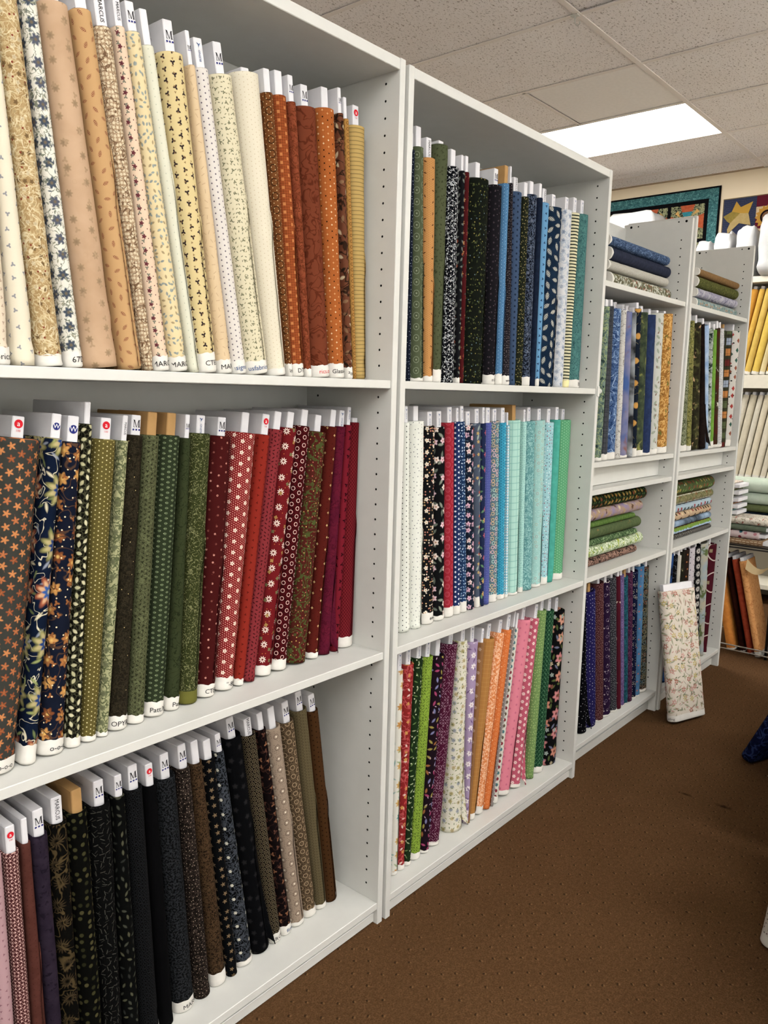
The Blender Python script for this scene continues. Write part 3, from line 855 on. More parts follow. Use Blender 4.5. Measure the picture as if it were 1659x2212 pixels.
(-0.8882,-0.9016,0.0224,0.0245,0.516,0.034,'burgundy fabric bolt with a small oval lattice','s 5E2A2E;lat C49A90 7 .8;dot 7 7 1.6 D0A8A0','A'),
(-0.8608,-0.8778,0.0254,0.0161,0.520,0.037,'plain rust brown fabric bolt with soft tiny dots','m 6A3A30 62342A 20;dot 10 12 .8 4E2620 h','W f'),
(-0.8322,-0.8522,0.0247,0.0281,0.521,0.039,'purple grey fabric bolt with a suede mottle','m 3E3244 33283A 25;sk 2A2030 10 .6','M'),
(-0.8007,-0.8181,0.0312,0.0331,0.528,0.042,'black fabric bolt with large dim brown flowers','s 15130F;sr 40 44 17 4A3C26 n14 r j.3;vi 5A4A2A 30 .03','V b0'),
(-0.7594,-0.7802,0.0417,0.0357,0.530,0.045,'black fabric bolt with olive polka spots','s 12120E;dot 16 17 4.4 4A4828,383820,55502E h j.4 d.85','K'),
(-0.7176,-0.7353,0.0350,0.0431,0.524,0.049,'black fabric bolt with crossed grey dashes','s 141414;da 15 15 5 77776E k.14 r j.5;da 16 14 4.5 55554E k.16 r j.5','M'),
(-0.6786,-0.6986,0.0359,0.0233,0.525,0.052,'slim black fabric bolt with grey green leaves','s 121312;lf 17 20 7 4C4F42,3A3D38,5A5A44 k.45 r j.5','M'),
(-0.6369,-0.6639,0.0405,0.0362,0.524,0.055,'black fabric bolt with small charcoal circles','s 131315;ring 8 9 3 34363A w1 h j.2','M'),
(-0.5983,-0.6295,0.0297,0.0256,0.517,0.058,'plain solid black fabric bolt with no print','s 0F0F12','A b0'),
(-0.5512,-0.5895,0.0499,0.0430,0.515,0.061,'black fabric bolt with a stippled charcoal texture','s 141518;sk 33363A 4 .5','M t=MARC'),
(-0.5042,-0.5495,0.0371,0.0300,0.520,0.064,'dark brown fabric bolt with pale flecks and curls','s 241C18;vi 4A3C34 8 .06;dot 9 11 1.1 9A8A76 j.6','M b0'),
(-0.4611,-0.5174,0.0407,0.0273,0.517,0.067,'brown fabric bolt with a dense leafy texture','s 2E2015;vi 5A4228 5 .12','W b.03'),
(-0.4249,-0.4857,0.0246,0.0291,0.515,0.069,'slim black fabric bolt with tan maple leaves','s 121418;mp 20 24 6 7E6748 h r j.3','W b0'),
(-0.3848,-0.4569,0.0462,0.0214,0.518,0.072,'slim black fabric bolt with grey foliage and white blooms','s 14171C;vi 4A505A 8 .1;fl 36 40 5 E2DEC8 n6 h','M b.012'),
(-0.3340,-0.4159,0.0485,0.0470,0.533,0.075,'black fabric bolt with dim flowers and a pointed tail','s 101115;fl 30 36 8 23252C n5 h r j.4','M b0 tail f'),
(-0.2911,-0.3713,0.0302,0.0352,0.525,0.077,'black fabric bolt with a tan ring chain print','s 1C1512;ring 12 14 4.6 9A8A6A w.9 h;fl 12 14 3 7A6A4A n6 h o.5','V t=ARCUS'),
(-0.2565,-0.3377,0.0321,0.0250,0.526,0.079,'slim plum black fabric bolt with brown floral sprays','s 1E1214;sp 24 26 7 6E4434,8A5A3A r h j.4;vi 4A2C24 24 .03','W t=fine'),
(-0.2158,-0.2977,0.0423,0.0414,0.515,0.081,'taupe fabric bolt with dotted flower clusters','s 94816E;dot 5 5.6 .9 5E4C40 d.5 j.3;fl 24 32 3 E8DCC4 n5 h;ring 24 32 6.5 5E4A40 w1.2 h','W b.01 f'),
(-0.1726,-0.2547,0.0370,0.0377,0.515,0.083,'brown fabric bolt with paired medallions','s 54422C;ve 6E5A40 6 .12;ring 17 26 5.5 A08868 w1.8 h +3A2A1E','M b.02'),
(-0.1342,-0.2120,0.0330,0.0406,0.530,0.085,'olive tan fabric bolt with a zigzag maze','s 665A3C;da 9 9 4.2 463C24 k.2 a45 h;da 9 9 4.2 463C24 k.2 a135','M b.012 f'),
(-0.0959,-0.1720,0.0364,0.0325,0.516,0.086,'slim tobacco brown fabric bolt with dark dots','s 553414;dot 12 15 1.8 2A1608 h j.2','M b0 f'),
]),
'B_top':('top shelf of second bookcase',1.342,[
(0.0887,0.0808,0.0144,0.0103,0.524,0.045,'very slim navy fabric bolt against the left panel','s 1E2638;dot 8 9 .9 B0B6C0 j.6','W b0'),
(0.1329,0.1095,0.0473,0.0332,0.537,0.045,'sage green fabric bolt with paisley ovals','s 515B3F;ring 22 28 7 79826A w1.6 h a15;dot 22 28 2 8A9278 h','W b.006 f'),
(0.1746,0.1544,0.0292,0.0430,0.523,0.045,'light orange fabric bolt with brown paired seeds','s B8803C;dot 5 5.5 .8 8A5420 h;lf 24 28 5 5A3216 h k.4 r','V b.012 f'),
(0.2096,0.2033,0.0339,0.0479,0.565,0.045,'tall olive green fabric bolt covering its board end','s 535A3C;sk 3E452A 7 .6;sp 16 18 2.5 3A4228 h r','N b.03 f'),
(0.2625,0.2533,0.0469,0.0424,0.525,0.045,'black fabric bolt with white vine scrolls','s 14161E;vi A6AAAE 13 .03;sp 11 13 2.6 D0D0CC h r;dot 8 9 .8 B8BABC j.6','W b0'),
(0.2965,0.2850,0.0140,0.0141,0.522,0.046,'slim dark fabric bolt with grey leaves and orange buds','s 1E1E22;lf 18 22 7 6A7068 k.5 r h j.3;fl 30 34 5 B5552E n6 d.6 j.4','W b.012'),
(0.3141,0.3044,0.0143,0.0177,0.523,0.046,'slim dark red fabric bolt with warm blossoms','s 571418;fl 24 28 7 9E4434,C88A4A n6 r j.3;lf 20 24 5 4A5048 k.5 r j.5','W b0'),
(0.3916,0.3839,0.0867,0.0854,0.524,0.046,'wide black green fabric bolt with yellow meadow flowers','s 1B1F18;lf 15 17 4.5 444C28,3A4424 k.4 r j.6 d.8;dot 14 15 1.6 94863A,647A84,6C6C38 j.7 d.7;sp 24 26 4 565E30 r j.6 d.6','W b0 f'),
(0.4608,0.4535,0.0447,0.0469,0.522,0.046,'dark plum black fabric bolt with dim blossoms','s 211E24;fl 16 18 3 4A4048 n5 h j.3;dot 14 16 .8 A08A90 j.6 d.5','M t=mYul f'),
(0.5007,0.4934,0.0280,0.0259,0.534,0.046,'sky blue fabric bolt with little clusters','s 4A7EA8;ring 9 10 3 2C5A84 w1 h j.3;dot 9 10 1 9AC0DC h','K b.028 f'),
(0.5387,0.5148,0.0405,0.0099,0.539,0.046,'slim charcoal fabric bolt with pale speckles','s 2A262C;dot 6 7 1 9A8E8C,6A6068 j.6','V t=www.'),
(0.5741,0.5566,0.0233,0.0505,0.525,0.046,'slate blue fabric bolt with small dark flowers','s 3E5474;fl 14 17 3.6 1E2A44 n4 h r','V b0'),
(0.6089,0.5991,0.0394,0.0276,0.520,0.046,'slim dark olive fabric bolt with meadow flowers','s 262A1E;lf 13 15 4 4A5028,605A34 k.5 r j.6;dot 10 12 1.4 A8985A j.7','W b0'),
(0.6525,0.6401,0.0408,0.0465,0.534,0.046,'midnight fabric bolt with pale blue grey foliage','s 171D2C;vi 55627A 8 .08;fl 22 26 5 6A7488 n7 d.6 j.4','W b.024'),
(0.6877,0.6771,0.0225,0.0204,0.532,0.046,'slim plain navy fabric bolt','m 222E48 1C263C 12','W b0'),
(0.7112,0.7124,0.0176,0.0433,0.525,0.046,'light blue fabric bolt with dark sprigs and a loose edge','s 5A92BC;sp 18 22 4.5 1F3A5C h r','V b.02 f'),
(0.7882,0.7883,0.0842,0.0767,0.526,0.047,'deep teal fabric bolt with white curled ferns','m 1C3450 182C44 30;fe 27 34 13 D8D6C4 h r j.1','B b0 f'),
(0.8584,0.8546,0.0492,0.0491,0.531,0.047,'white fabric bolt with blue grey toile flowers','s C6C8CA;fl 24 30 8 8C9CB4,A4AEBE n6 h r j.3;vi A8B2C0 18 .05','B b0'),
(0.9023,0.9062,0.0316,0.0470,0.531,0.047,'cream and green black horizontally striped fabric bolt','st CFC7A0 2E3A34 9 .48','B band=D8CF9C b.02'),
(0.9671,0.9628,0.0739,0.0592,0.537,0.047,'teal green fabric bolt beside the right panel','m 4A7F7C 427572 18;vi 2E5E60 12 .04','B t=ZBA b.024'),
]),
'B_mid':('middle shelf of second bookcase',0.705,[
(0.1351,0.1107,0.0457,0.0202,0.535,0.062,'white fabric bolt with small black triangles','s DADCD2;dot 11 13 1.5 23262A h','B b0'),
(0.1832,0.1641,0.0436,0.0585,0.538,0.062,'wide white fabric bolt with a sprinkle of grey dots','s D8DAD0;dot 11 12 1.3 6C7076 j.6','W b0 f'),
(0.2354,0.2152,0.0494,0.0366,0.525,0.063,'black fabric bolt with peach and white flower clusters','s 191A1C;dot 6 7 2 D2A66A,E0CDB4,C9806A j.5 d.45;fl 22 30 6 E2D6C4 n5 h r d.6 +C9903C','B t=4444 b.03'),
(0.2858,0.2588,0.0443,0.0437,0.521,0.063,'black fabric bolt with pink birds and grey leaves','s 17181A;lf 24 26 11 848C7C,6A7468 k.4 r j.5;fl 30 42 9 DDB8C4,E0CFC4 n5 j.5 r +A86A3A','B b.012'),
(0.3303,0.3012,0.0377,0.0341,0.532,0.063,'red fabric bolt with pale doily circles','s A3132A;ring 18 22 6 C4586A w1 h +D28A94;ring 18 22 3.4 C4586A w.6 h','B b.028'),
(0.3668,0.3303,0.0283,0.0172,0.534,0.063,'slim royal blue fabric bolt with bold white spots','s 22356A;lf 11 14 3.4 D6DAE0 k.8 h r','B b.024'),
(0.3983,0.3536,0.0277,0.0223,0.534,0.063,'slim blue fabric bolt with white leaf flecks','s 1F3C66;lf 8 9 3.4 C2D2E2,7FA2C4 k.5 r j.5','B b.03'),
(0.4370,0.3918,0.0387,0.0397,0.524,0.064,'navy fabric bolt with pink cherry blossoms','s 1C2436;fl 19 24 8 D4A8BC,DEC4BE n5 h r j.4 +B46A7A;lf 15 18 5 3E5468 k.4 r j.6','B b0'),
(0.4680,0.4310,0.0164,0.0318,0.529,0.064,'slate blue fabric bolt with leaves and gold stars','s 4C586C;lf 24 30 10 97A69A,7A8C98 k.35 r j.6;fl 26 34 5 CBA85C,C0563C n5 j.6 r','B b.03'),
(0.4894,0.4590,0.0195,0.0171,0.528,0.064,'slim navy fabric bolt with yellow and red roses','s 232F55;fl 24 36 8 D8AC4A,D25A6A,E2B8B0 n6 j.5;lf 22 28 7 5A8A5C k.5 r j.6','B b0'),
(0.5162,0.4864,0.0271,0.0306,0.529,0.064,'periwinkle fabric bolt with tiny tonal marks','s 4E58A0;dot 6 7 1 6C76B8 j.4','B b0'),
(0.5556,0.5257,0.0445,0.0410,0.533,0.064,'grey blue fabric bolt with coloured target rings','s 587480;ring 12 14 4 D8B47C,E0B4B8,A8D0C0 w1.8 j.4 +1F2A34','B t=oo b.022'),
(0.5978,0.5652,0.0325,0.0292,0.528,0.064,'bright turquoise fabric bolt with navy dots','s 1E93B4;dot 7 8 1.5 0E5C80 h;fl 20 24 3.4 58BCD4 n4 h','B b.014'),
(0.6246,0.5887,0.0141,0.0107,0.521,0.065,'very slim aqua gingham fabric bolt','gr 3FA4BE 8 8 4;sq 8 8 2 CDE8EC','B b.01'),
(0.6738,0.6426,0.0514,0.0586,0.534,0.065,'aqua plaid fabric bolt with woven cross lines','s A2CFC2;gr 5F9E98 16 17 1.6;gr 7CB4AA 16 17 4 o.5','K f b.006'),
(0.7115,0.6838,0.0169,0.0167,0.530,0.065,'very slim aqua fabric bolt with tiny leaves','s 9CCCC4;lf 6 7 2.2 4F8C8C k.4 r j.5','B b.016'),
(0.7614,0.7304,0.0593,0.0594,0.530,0.065,'aqua fabric bolt with a dense teal bloom print','s 86B8B6;vi 4C8A8C 9 .09;ve 5A9696 8 .06','B b0'),
(0.8180,0.7921,0.0468,0.0568,0.532,0.065,'light aqua fabric bolt with small gold and rust rings','s 92C2BC;ring 15 19 3.4 B0905A,B05A4A,7AA8A0 w1 j.5 h;dot 12 14 1 C8DED8 j.5','B b.008 f'),
(0.8638,0.8496,0.0377,0.0514,0.525,0.065,'pale blue fabric bolt with red berries and a loose edge','s 8FBFC6;dot 9 11 1.7 A02C40,3A4A58,D9E4E4 j.6','B t=... b.012 f'),
(0.9078,0.8984,0.0434,0.0391,0.533,0.066,'slim teal fabric bolt woven with fine lines','m 3CA896 329A8A 14;gr 2C8A7C 12 14 .6','B b0'),
(0.9658,0.9639,0.0654,0.0801,0.532,0.066,'green fabric bolt with pale dotted diamonds','s 4E9C6C;dia 8 9 2.4 86C094 h;lat 5CA878 16 .6','B b.02'),
]),
'B_low':('bottom shelf of second bookcase',0.059,[
(0.0908,0.0906,0.0277,0.0245,0.559,0.042,'white fabric bolt with orange lilies and teal leaves','s D2D0C4;fl 30 44 10 C98A2C,D2A24A,5A9A96 n7 r j.5;lf 26 30 11 7C9A5C,5F9C98 k.25 r j.6','B b.01 f'),
(0.1208,0.1319,0.0254,0.0416,0.564,0.042,'red fabric bolt with white pods and yellow flowers','s 8E1A1A;lf 15 19 5 D8BEB0,C23A3A k.5 r j.5;fl 18 22 5 D89A3C n5 r j.5 d.5;vi B8484A 18 .04','B b.014'),
(0.1480,0.1731,0.0221,0.0339,0.570,0.042,'dark green fabric bolt with pale fern leaves','s 1E3418;lf 13 16 6 6C8C4A,A8B888 k.3 r j.5;dot 11 13 1.6 C8CFA8 j.7 d.5','B b.01'),
(0.1858,0.2145,0.0424,0.0418,0.563,0.042,'lime green fabric bolt with dark crosshatch strokes','s 7C9C14;da 7 7 3.4 33490A k.26 a45 j.4 d.8;da 7 7 3.4 3A500C k.26 a135 j.4 d.8','B b.018'),
(0.2283,0.2668,0.0355,0.0558,0.553,0.043,'dark plum fabric bolt with multicoloured autumn leaves','s 241420;lf 16 19 7 A0622C,9A8A34,A83A6A,7A7AA8 k.45 r j.5;lf 14 16 3.4 C8A0B8 k.4 r j.6 d.4','W b.006'),
(0.2736,0.3269,0.0480,0.0572,0.570,0.043,'purple fabric bolt with white crosshatch strokes','s 501030;da 7 7 3.4 BC98AC k.2 a45 j.4 d.65;da 7 7 3.4 B488A4 k.2 a135 j.4 d.65','B b.01'),
(0.3818,0.3789,0.0795,0.0396,0.570,0.043,'white fabric bolt with watercolour meadow flowers and flared hem','s CFCBB8;fl 18 23 6 B0A468,9AA0A8,C4B080 n7 r j.5;lf 11 13 3.6 5F7048,8A9458 k.4 r j.6;dot 9 11 1 6A5A4A j.7 d.5','B b0 tail'),
(0.4281,0.4327,0.0080,0.0504,0.555,0.044,'lavender fabric bolt with white daisies','s 9C86A8;fl 24 32 8 E0D8D8 n6 h r j.2 +B08A9A;lf 22 26 8 6A4A80 k.3 r j.5 d.8','B b0'),
(0.4364,0.4710,0.0080,0.0192,0.543,0.044,'slim tan brown fabric bolt with pinkish blooms','s 8E6236;fl 20 30 5 C0A088 n6 h','B b0'),
(0.4578,0.5220,0.0321,0.0586,0.541,0.044,'ochre gold fabric bolt with a fine line grid','s A8712A;gr C89A50 9 10 .8','B b.018 f'),
(0.4996,0.5759,0.0435,0.0421,0.546,0.044,'light orange fabric bolt with pale tangled flowers','s D0742C;vi E8B084 8 .07;fl 10 12 2.6 E8B890 n5 h','B b.022'),
(0.5406,0.6193,0.0309,0.0359,0.546,0.044,'bright orange fabric bolt with four petal outlines','s CC660E;ring 11 13 2.8 DFA878 w.7 h;dot 24 28 1.4 E6B888 h','B b0 f'),
(0.5650,0.6456,0.0108,0.0099,0.551,0.044,'slim grey fabric bolt with white dots','s 8A8480;dot 9 13 2 D8D2CC h','B b0'),
(0.5865,0.6623,0.0252,0.0165,0.543,0.044,'slim white fabric bolt with coloured hexagons','s C9C4B8;dot 13 16 4.6 8A2434,4A7A80,6A5A48 h','W b.02'),
(0.6501,0.7306,0.0722,0.0741,0.551,0.045,'plain candy pink fabric bolt with faint tonal spots','s D67488;dot 18 22 3 C0607A h r','B b.014 f'),
(0.7190,0.7896,0.0586,0.0368,0.545,0.045,'pink fabric bolt with white daisies and a slipped fold','s B84E66;fl 15 19 5.2 E4D0C8 n6 h j.2 +B84E66','B b.01 tail'),
(0.8095,0.8350,0.0378,0.0469,0.566,0.045,'light green fabric bolt with yellow green flecks','s 6C8E4C;dot 7 9 1.6 9CB468 j.6','B b0'),
(0.8675,0.8874,0.0552,0.0509,0.555,0.045,'dark green fabric bolt with a diamond lattice','s 14432A;lat 5C8C66 9 .8;dia 12.7 12.7 2 5C8C66','B t=//// b.02'),
(0.9544,0.9608,0.0991,0.0863,0.539,0.046,'black fabric bolt with large pink poppies beside the panel','s 131214;fl 44 58 18 C47878,CC8E74,C88068 n6 h j.1 r +4A1C18;lf 24 30 10 54622E,6A6E88 k.4 r j.6;fl 26 34 7 C8B490,9AA8A0,8A4A3C n5 j.6 r d.6','B b0'),
]),
'C_mid':('upper middle shelf of third bookcase',1.0955,[
(1.1564,1.1508,0.0410,0.0327,0.519,0.040,'green blue batik fabric bolt at the left end','m 4E6660 6F8478 18;vi 8A9A6A 14 .06;sk 2E4444 16 .6','W b.01'),
(1.2031,1.1827,0.0454,0.0242,0.522,0.040,'slim black and grey plaid fabric bolt','s 4A4C54;gr 15161A 13 15 5;gr 8A929C 13 15 1 o.8','W b.02'),
(1.2634,1.2387,0.0595,0.0590,0.519,0.040,'blue fabric bolt with swirling feather strokes','m 3C5A8A 56749E 26;vi 22406E 18 .06;vi 88A2C4 26 .03','M b.024'),
(1.3120,1.2861,0.0307,0.0288,0.519,0.040,'slim white birch bark fabric bolt','s BFBCB4;da 16 11 7 4A4440 k.1 j.6 d.6;vi 77706A 20 .02','M b0'),
(1.3697,1.3321,0.0583,0.0470,0.516,0.040,'lavender and blue scenic fabric bolt','m 8E8498 3F5F9C 110;sk 8A5A4A 90 .62','M b.008'),
(1.4204,1.3724,0.0360,0.0267,0.517,0.040,'slim grey scenic fabric bolt with dark sky','m 2A2C30 A8AEB2 100;sk D8D8D8 40 .66','M b0'),
(1.4569,1.4104,0.0300,0.0423,0.535,0.040,'slim midnight fabric bolt with gold animals','s 1B2434;lf 50 80 16 C08A30 k.7 h j.3;da 20 30 6 D8C070 k.12 r j.5','W b.03'),
(1.5121,1.4696,0.0658,0.0691,0.526,0.040,'dark forest fabric bolt with autumn glow','m 2E3A30 4E5A3C 26;sk 8A8A40 60 .6;sk 7A4A3A 70 .66','W b.02'),
(1.5825,1.5456,0.0663,0.0698,0.524,0.040,'plain navy fabric bolt near the right end','m 2C3E68 263458 20','B b.008'),
(1.6535,1.6202,0.0686,0.0722,0.537,0.040,'white fabric bolt with green ferns and pine cones','s BCBDB4;fe 24 30 11 5A7446,6E8452 h r j.4;lf 34 44 6 8A7464 k.6 j.5 r','N b.02'),
(1.7480,1.7105,0.1000,0.0940,0.541,0.040,'gold fabric bolt with crinkled autumn leaves','m A8721E 8A5A14 26;vi D0A050 14 .07;sk 6A6A24 26 .64','N b.024'),
]),
'C_low':('bottom shelf of third bookcase',0.0896,[
(1.1994,1.1285,0.0545,0.0331,0.533,0.050,'slim black fabric bolt with white stars by the left panel','s 0C0C12;dot 14 16 1.3 C8C8CC j.7','W b0 tail'),
(1.2752,1.1997,0.0733,0.0684,0.530,0.050,'royal purple blue fabric bolt with silver dots','s 241F5A;dot 12 14 1.8 A8A6B0,7A78A0 h j.5','K b0'),
(1.3433,1.2663,0.0559,0.0576,0.550,0.050,'burgundy brown fabric bolt with dense pale specks','s 4A2024;dot 5 6 .9 B08A86 j.7','W b.006'),
(1.4084,1.3230,0.0672,0.0488,0.543,0.051,'deep purple fabric bolt with moons and stars','s 2C1638;ring 20 30 5 7A6880 w1.6 j.5;sr 22 30 3 D8CCC0 n4 j.6','W b.006'),
(1.4694,1.3763,0.0479,0.0508,0.552,0.051,'charcoal fabric bolt with white speckles','s 33333A;dot 7 8 1 B8B8BC j.7','W b.006'),
(1.5097,1.4174,0.0256,0.0242,0.552,0.051,'slim burgundy fabric bolt with cream crescents','s 571224;lf 40 60 10 D0B8A4 k.4 j.5 r','W b0'),
(1.5405,1.4498,0.0292,0.0336,0.551,0.051,'slim lavender fabric bolt','m 6E5A8C 5E4A78 16;dot 10 12 1.2 A890B4 j.6','W b.006'),
(1.5748,1.4885,0.0325,0.0369,0.538,0.051,'slim teal fabric bolt with dark ripples','m 1C6474 164E5E 12;vi 0E3A48 12 .06','K b.004'),
(1.6147,1.5319,0.0403,0.0430,0.548,0.051,'slim plum purple fabric bolt','m 4A2040 3A1834 14;vi 6A3A5C 12 .04','W b0'),
(1.6557,1.5842,0.0347,0.0546,0.544,0.052,'slim navy celestial fabric bolt with crescent moons','s 131A3A;ring 18 28 4 B0A890 w1.4 j.5 d.7;dot 9 11 1 D0D0D8 j.7 d.5','W b.006'),
(1.6961,1.6447,0.0390,0.0587,0.556,0.052,'sky blue fabric bolt with small red motifs','m 35648C 4878A0 40;fl 26 36 4 B05A4A n5 j.5','W b.004'),
(1.7618,1.6948,0.0717,0.0345,0.546,0.052,'dark multicoloured paisley fabric bolt at the right end','s 2A2A26;ring 18 24 6 8A7A4A,4A6A7A,8A4A34 w2 j.4;vi 6A6A58 10 .06','W b.012'),
]),
'D_mid':('upper middle shelf of farthest white bookcase',1.0955,[
(1.9397,1.8786,0.0703,0.0311,0.530,0.028,'grey green floral fabric bolt at the left end','m 7A7E5C 8C9070 14;vi 4A5238 9 .08','W b.024'),
(2.0001,1.9243,0.0434,0.0528,0.531,0.028,'yellow green batik fabric bolt','m 7C7834 8E8A4C 16;vi 4E5426 12 .06','W b.02'),
(2.0891,2.0024,0.0978,0.0626,0.525,0.028,'black and olive camouflage fabric bolt','m 2A241C 3A3A20 22;sk 5A5A30 26 .58;sk B89468 30 .66','W b0'),
(2.1782,2.0472,0.0563,0.0200,0.524,0.028,'dark brown bark fabric bolt with flared hem','m 2A1E1A 1C1412 14','W b0 tail'),
(2.2186,2.0958,0.0175,0.0701,0.527,0.028,'light sky blue fabric bolt','m 7C9CC4 A8BCD4 40','W b0'),
(2.2455,2.1593,0.0293,0.0498,0.518,0.028,'slim fabric bolt with green trees on white snow','m 6E7A70 B0B6B0 20;sk 23362A 18 .56','W b.012'),
(2.2826,2.2061,0.0379,0.0367,0.515,0.028,'slim bright lime green fabric bolt','m 6CA024 5C8C20 30','W b.03'),
(2.3404,2.2473,0.0613,0.0387,0.523,0.028,'slim dark red and brown scenic fabric bolt','m 5A2018 3A3420 40;sk C8C0B0 40 .68','W b.012'),
(2.4004,2.2962,0.0517,0.0521,0.526,0.028,'slim white fabric bolt printed with grey text lines','s BEBEBC;da 7 7 4 77777A k.3 j.4 d.7','W b.012'),
(2.4545,2.4130,0.0494,0.1236,0.526,0.028,'fabric bolt printed with cabin windows and doors','s 3A3A28;sq 40 46 15 6A2420,B0702C,54603C,8E9AAC;gr 1C1A18 20 23 2','K b0'),
(2.5252,2.5262,0.0764,0.0957,0.536,0.028,'white fabric bolt with red foxes and green trees','s BDBAB2;dia 34 42 12 A23028,2A5A4C,8A4A30 h j.3;lf 30 34 6 1E1E1E k.6 j.6 d.4','W b.03'),
]),
'D_low':('bottom shelf of farthest white bookcase',0.0896,[
(1.9330,1.9163,0.0481,0.0482,0.570,0.035,'slim bright blue and black fabric bolt','m 12182A 2A5AA0 50','W b0'),
(1.9867,1.9685,0.0522,0.0490,0.557,0.035,'slim black fabric bolt with grey curls at the left','s 131316;vi 55565C 30 .02','W b0'),
(2.0341,2.0115,0.0356,0.0300,0.550,0.035,'very slim ivory fabric bolt','s B8B4A8','W b0'),
(2.0910,2.0543,0.0605,0.0486,0.561,0.035,'slim black fabric bolt with olive and cream camouflage','m 1C1A16 2E2E20 20;sk A89A70 26 .66','W b0'),
(2.1555,2.1089,0.0616,0.0536,0.562,0.035,'slim dark brown fabric bolt with orange dots','s 30241E;dot 20 30 4 A0622C j.4','W b0'),
(2.2308,2.1766,0.0820,0.0747,0.560,0.035,'white fabric bolt with small black paw spots','s B4AEB4;dot 20 26 2.4 1A1A1E h j.3','W b0'),
(2.3510,2.2533,0.0972,0.0716,0.561,0.035,'black fabric bolt with white pinwheels','s 141318;sr 30 36 14 C8C4BE n12 h','W b.02'),
(2.4192,2.3526,0.0322,0.1164,0.560,0.035,'fabric bolt with pale farm scenes and blue sky','m A8A088 8C9CA4 60;sk 5A6A3A 50 .58;sk 5A2420 70 .7','W b0'),
(2.4627,2.4770,0.0478,0.1000,0.538,0.035,'dark red fabric bolt with large white ring outlines','s 4E1220;ring 110 150 42 B8A8A0 w5;sq 50 150 8 8A7A5A h','W b.006'),
]),
}
FLATS={
'C_top':('stacked on top of the third bookcase',1.6936,0.078,[
(1.748,1.838,1.873,'blue mottled','m 26395A 3A5274 10;vi 6C86AC 9 .045'),
(1.766,1.788,1.833,'dark navy','m 2B3042 343A50 14'),
(1.75,1.752,1.786,'pale grey linen','m B4B1A6 A6A398 8'),
(1.80,1.696,1.750,'olive and red paisley leaf','m 6E6A50 5E5E44 20;lf 22 26 10 9A4A3C,A8B0A8,8A7A5A k.45 r j.6;vi C4C4B4 26 .05'),
]),
'C_flat':('stacked in the third bookcase',0.6969,0.095,[
(1.726,.923,.975,'black and orange sunflower','s 26301C;fl 30 36 11 B8862C,C8A040,A0522C n9 r j.5;lf 20 24 8 4A6A38 k.5 r j.6'),
(1.695,.875,.919,'tan autumn scene','m A88A58 8C7CA0 50;sk 5A3A24 40 .62;sk C8B48A 30 .6'),
(1.625,.853,.872,'thin leaf green','m 4A6A28 5E7C34 14'),
(1.69,.806,.850,'mossy green','m 4C5E38 5A6840 14;sk 8A6A34 40 .68'),
(1.655,.780,.803,'dark jungle green','m 34502E 446038 12;vi 86A070 16 .04'),
(1.72,.732,.777,'white and lime fern','s 6E8A4C;vi D0D8BC 11 .1;sk 9AAA2E 26 .6'),
(1.665,.699,.728,'pink and brown swirl','m 9A786A 7A5A4C 16;vi 2E221E 18 .07'),
]),
'D_top':('stacked on top of farthest white bookcase',1.6936,0.06,[
(2.575,1.836,1.866,'brown tweed','m 7C5C34 8C6A3E 10;dot 40 50 1.4 D0B078 j.6'),
(2.60,1.787,1.833,'dark olive leafy','m 42461E 525628 10;vi 6A6C30 9 .06'),
(2.588,1.745,1.784,'lavender grey marbled','m 8E8CA0 B0AEB8 40;vi 6A6884 40 .03'),
(2.585,1.697,1.742,'teal and cream floral','m 6C8488 8C9C98 18;lf 22 26 9 D0C8B0,4A6A5C,B07A4A k.5 r j.6'),
]),
'D_flat':('stacked in farthest white bookcase',0.6969,0.085,[
(2.53,.905,.965,'green vegetable print','m 4A5830 5A6A3A 26;fl 34 40 11 9A4A2C,B8A048,7AA04A n5 j.5 r;sk C8C8B8 40 .68'),
(2.525,.860,.902,'olive and cream plaid','m 5C643C 8A8058 16;vs - D0CCB8 40 .2;sk 8A5A34 30 .62'),
(2.51,.825,.857,'light blue with red barns','s 9CB0BC;sq 44 50 10 A03034,38403C h j.3'),
(2.515,.786,.822,'sandy cream label print','s B49878;sq 30 40 9 8A2A24,3A3028,C8B088 h j.3'),
(2.52,.755,.783,'black olive and sky blue','m 1C1C1A 8EA8C4 160'),
(2.53,.722,.752,'brown green and blue striped','vs 6A8A2C 5A3420 36 .5;vs - A0BCD8 72 .2;dot 40 50 3 C8A040 j.4'),
(2.535,.699,.719,'black and white newsprint','s 2E2C2A;da 14 14 7 9A9890 k.35 j.5 h'),
]),
}

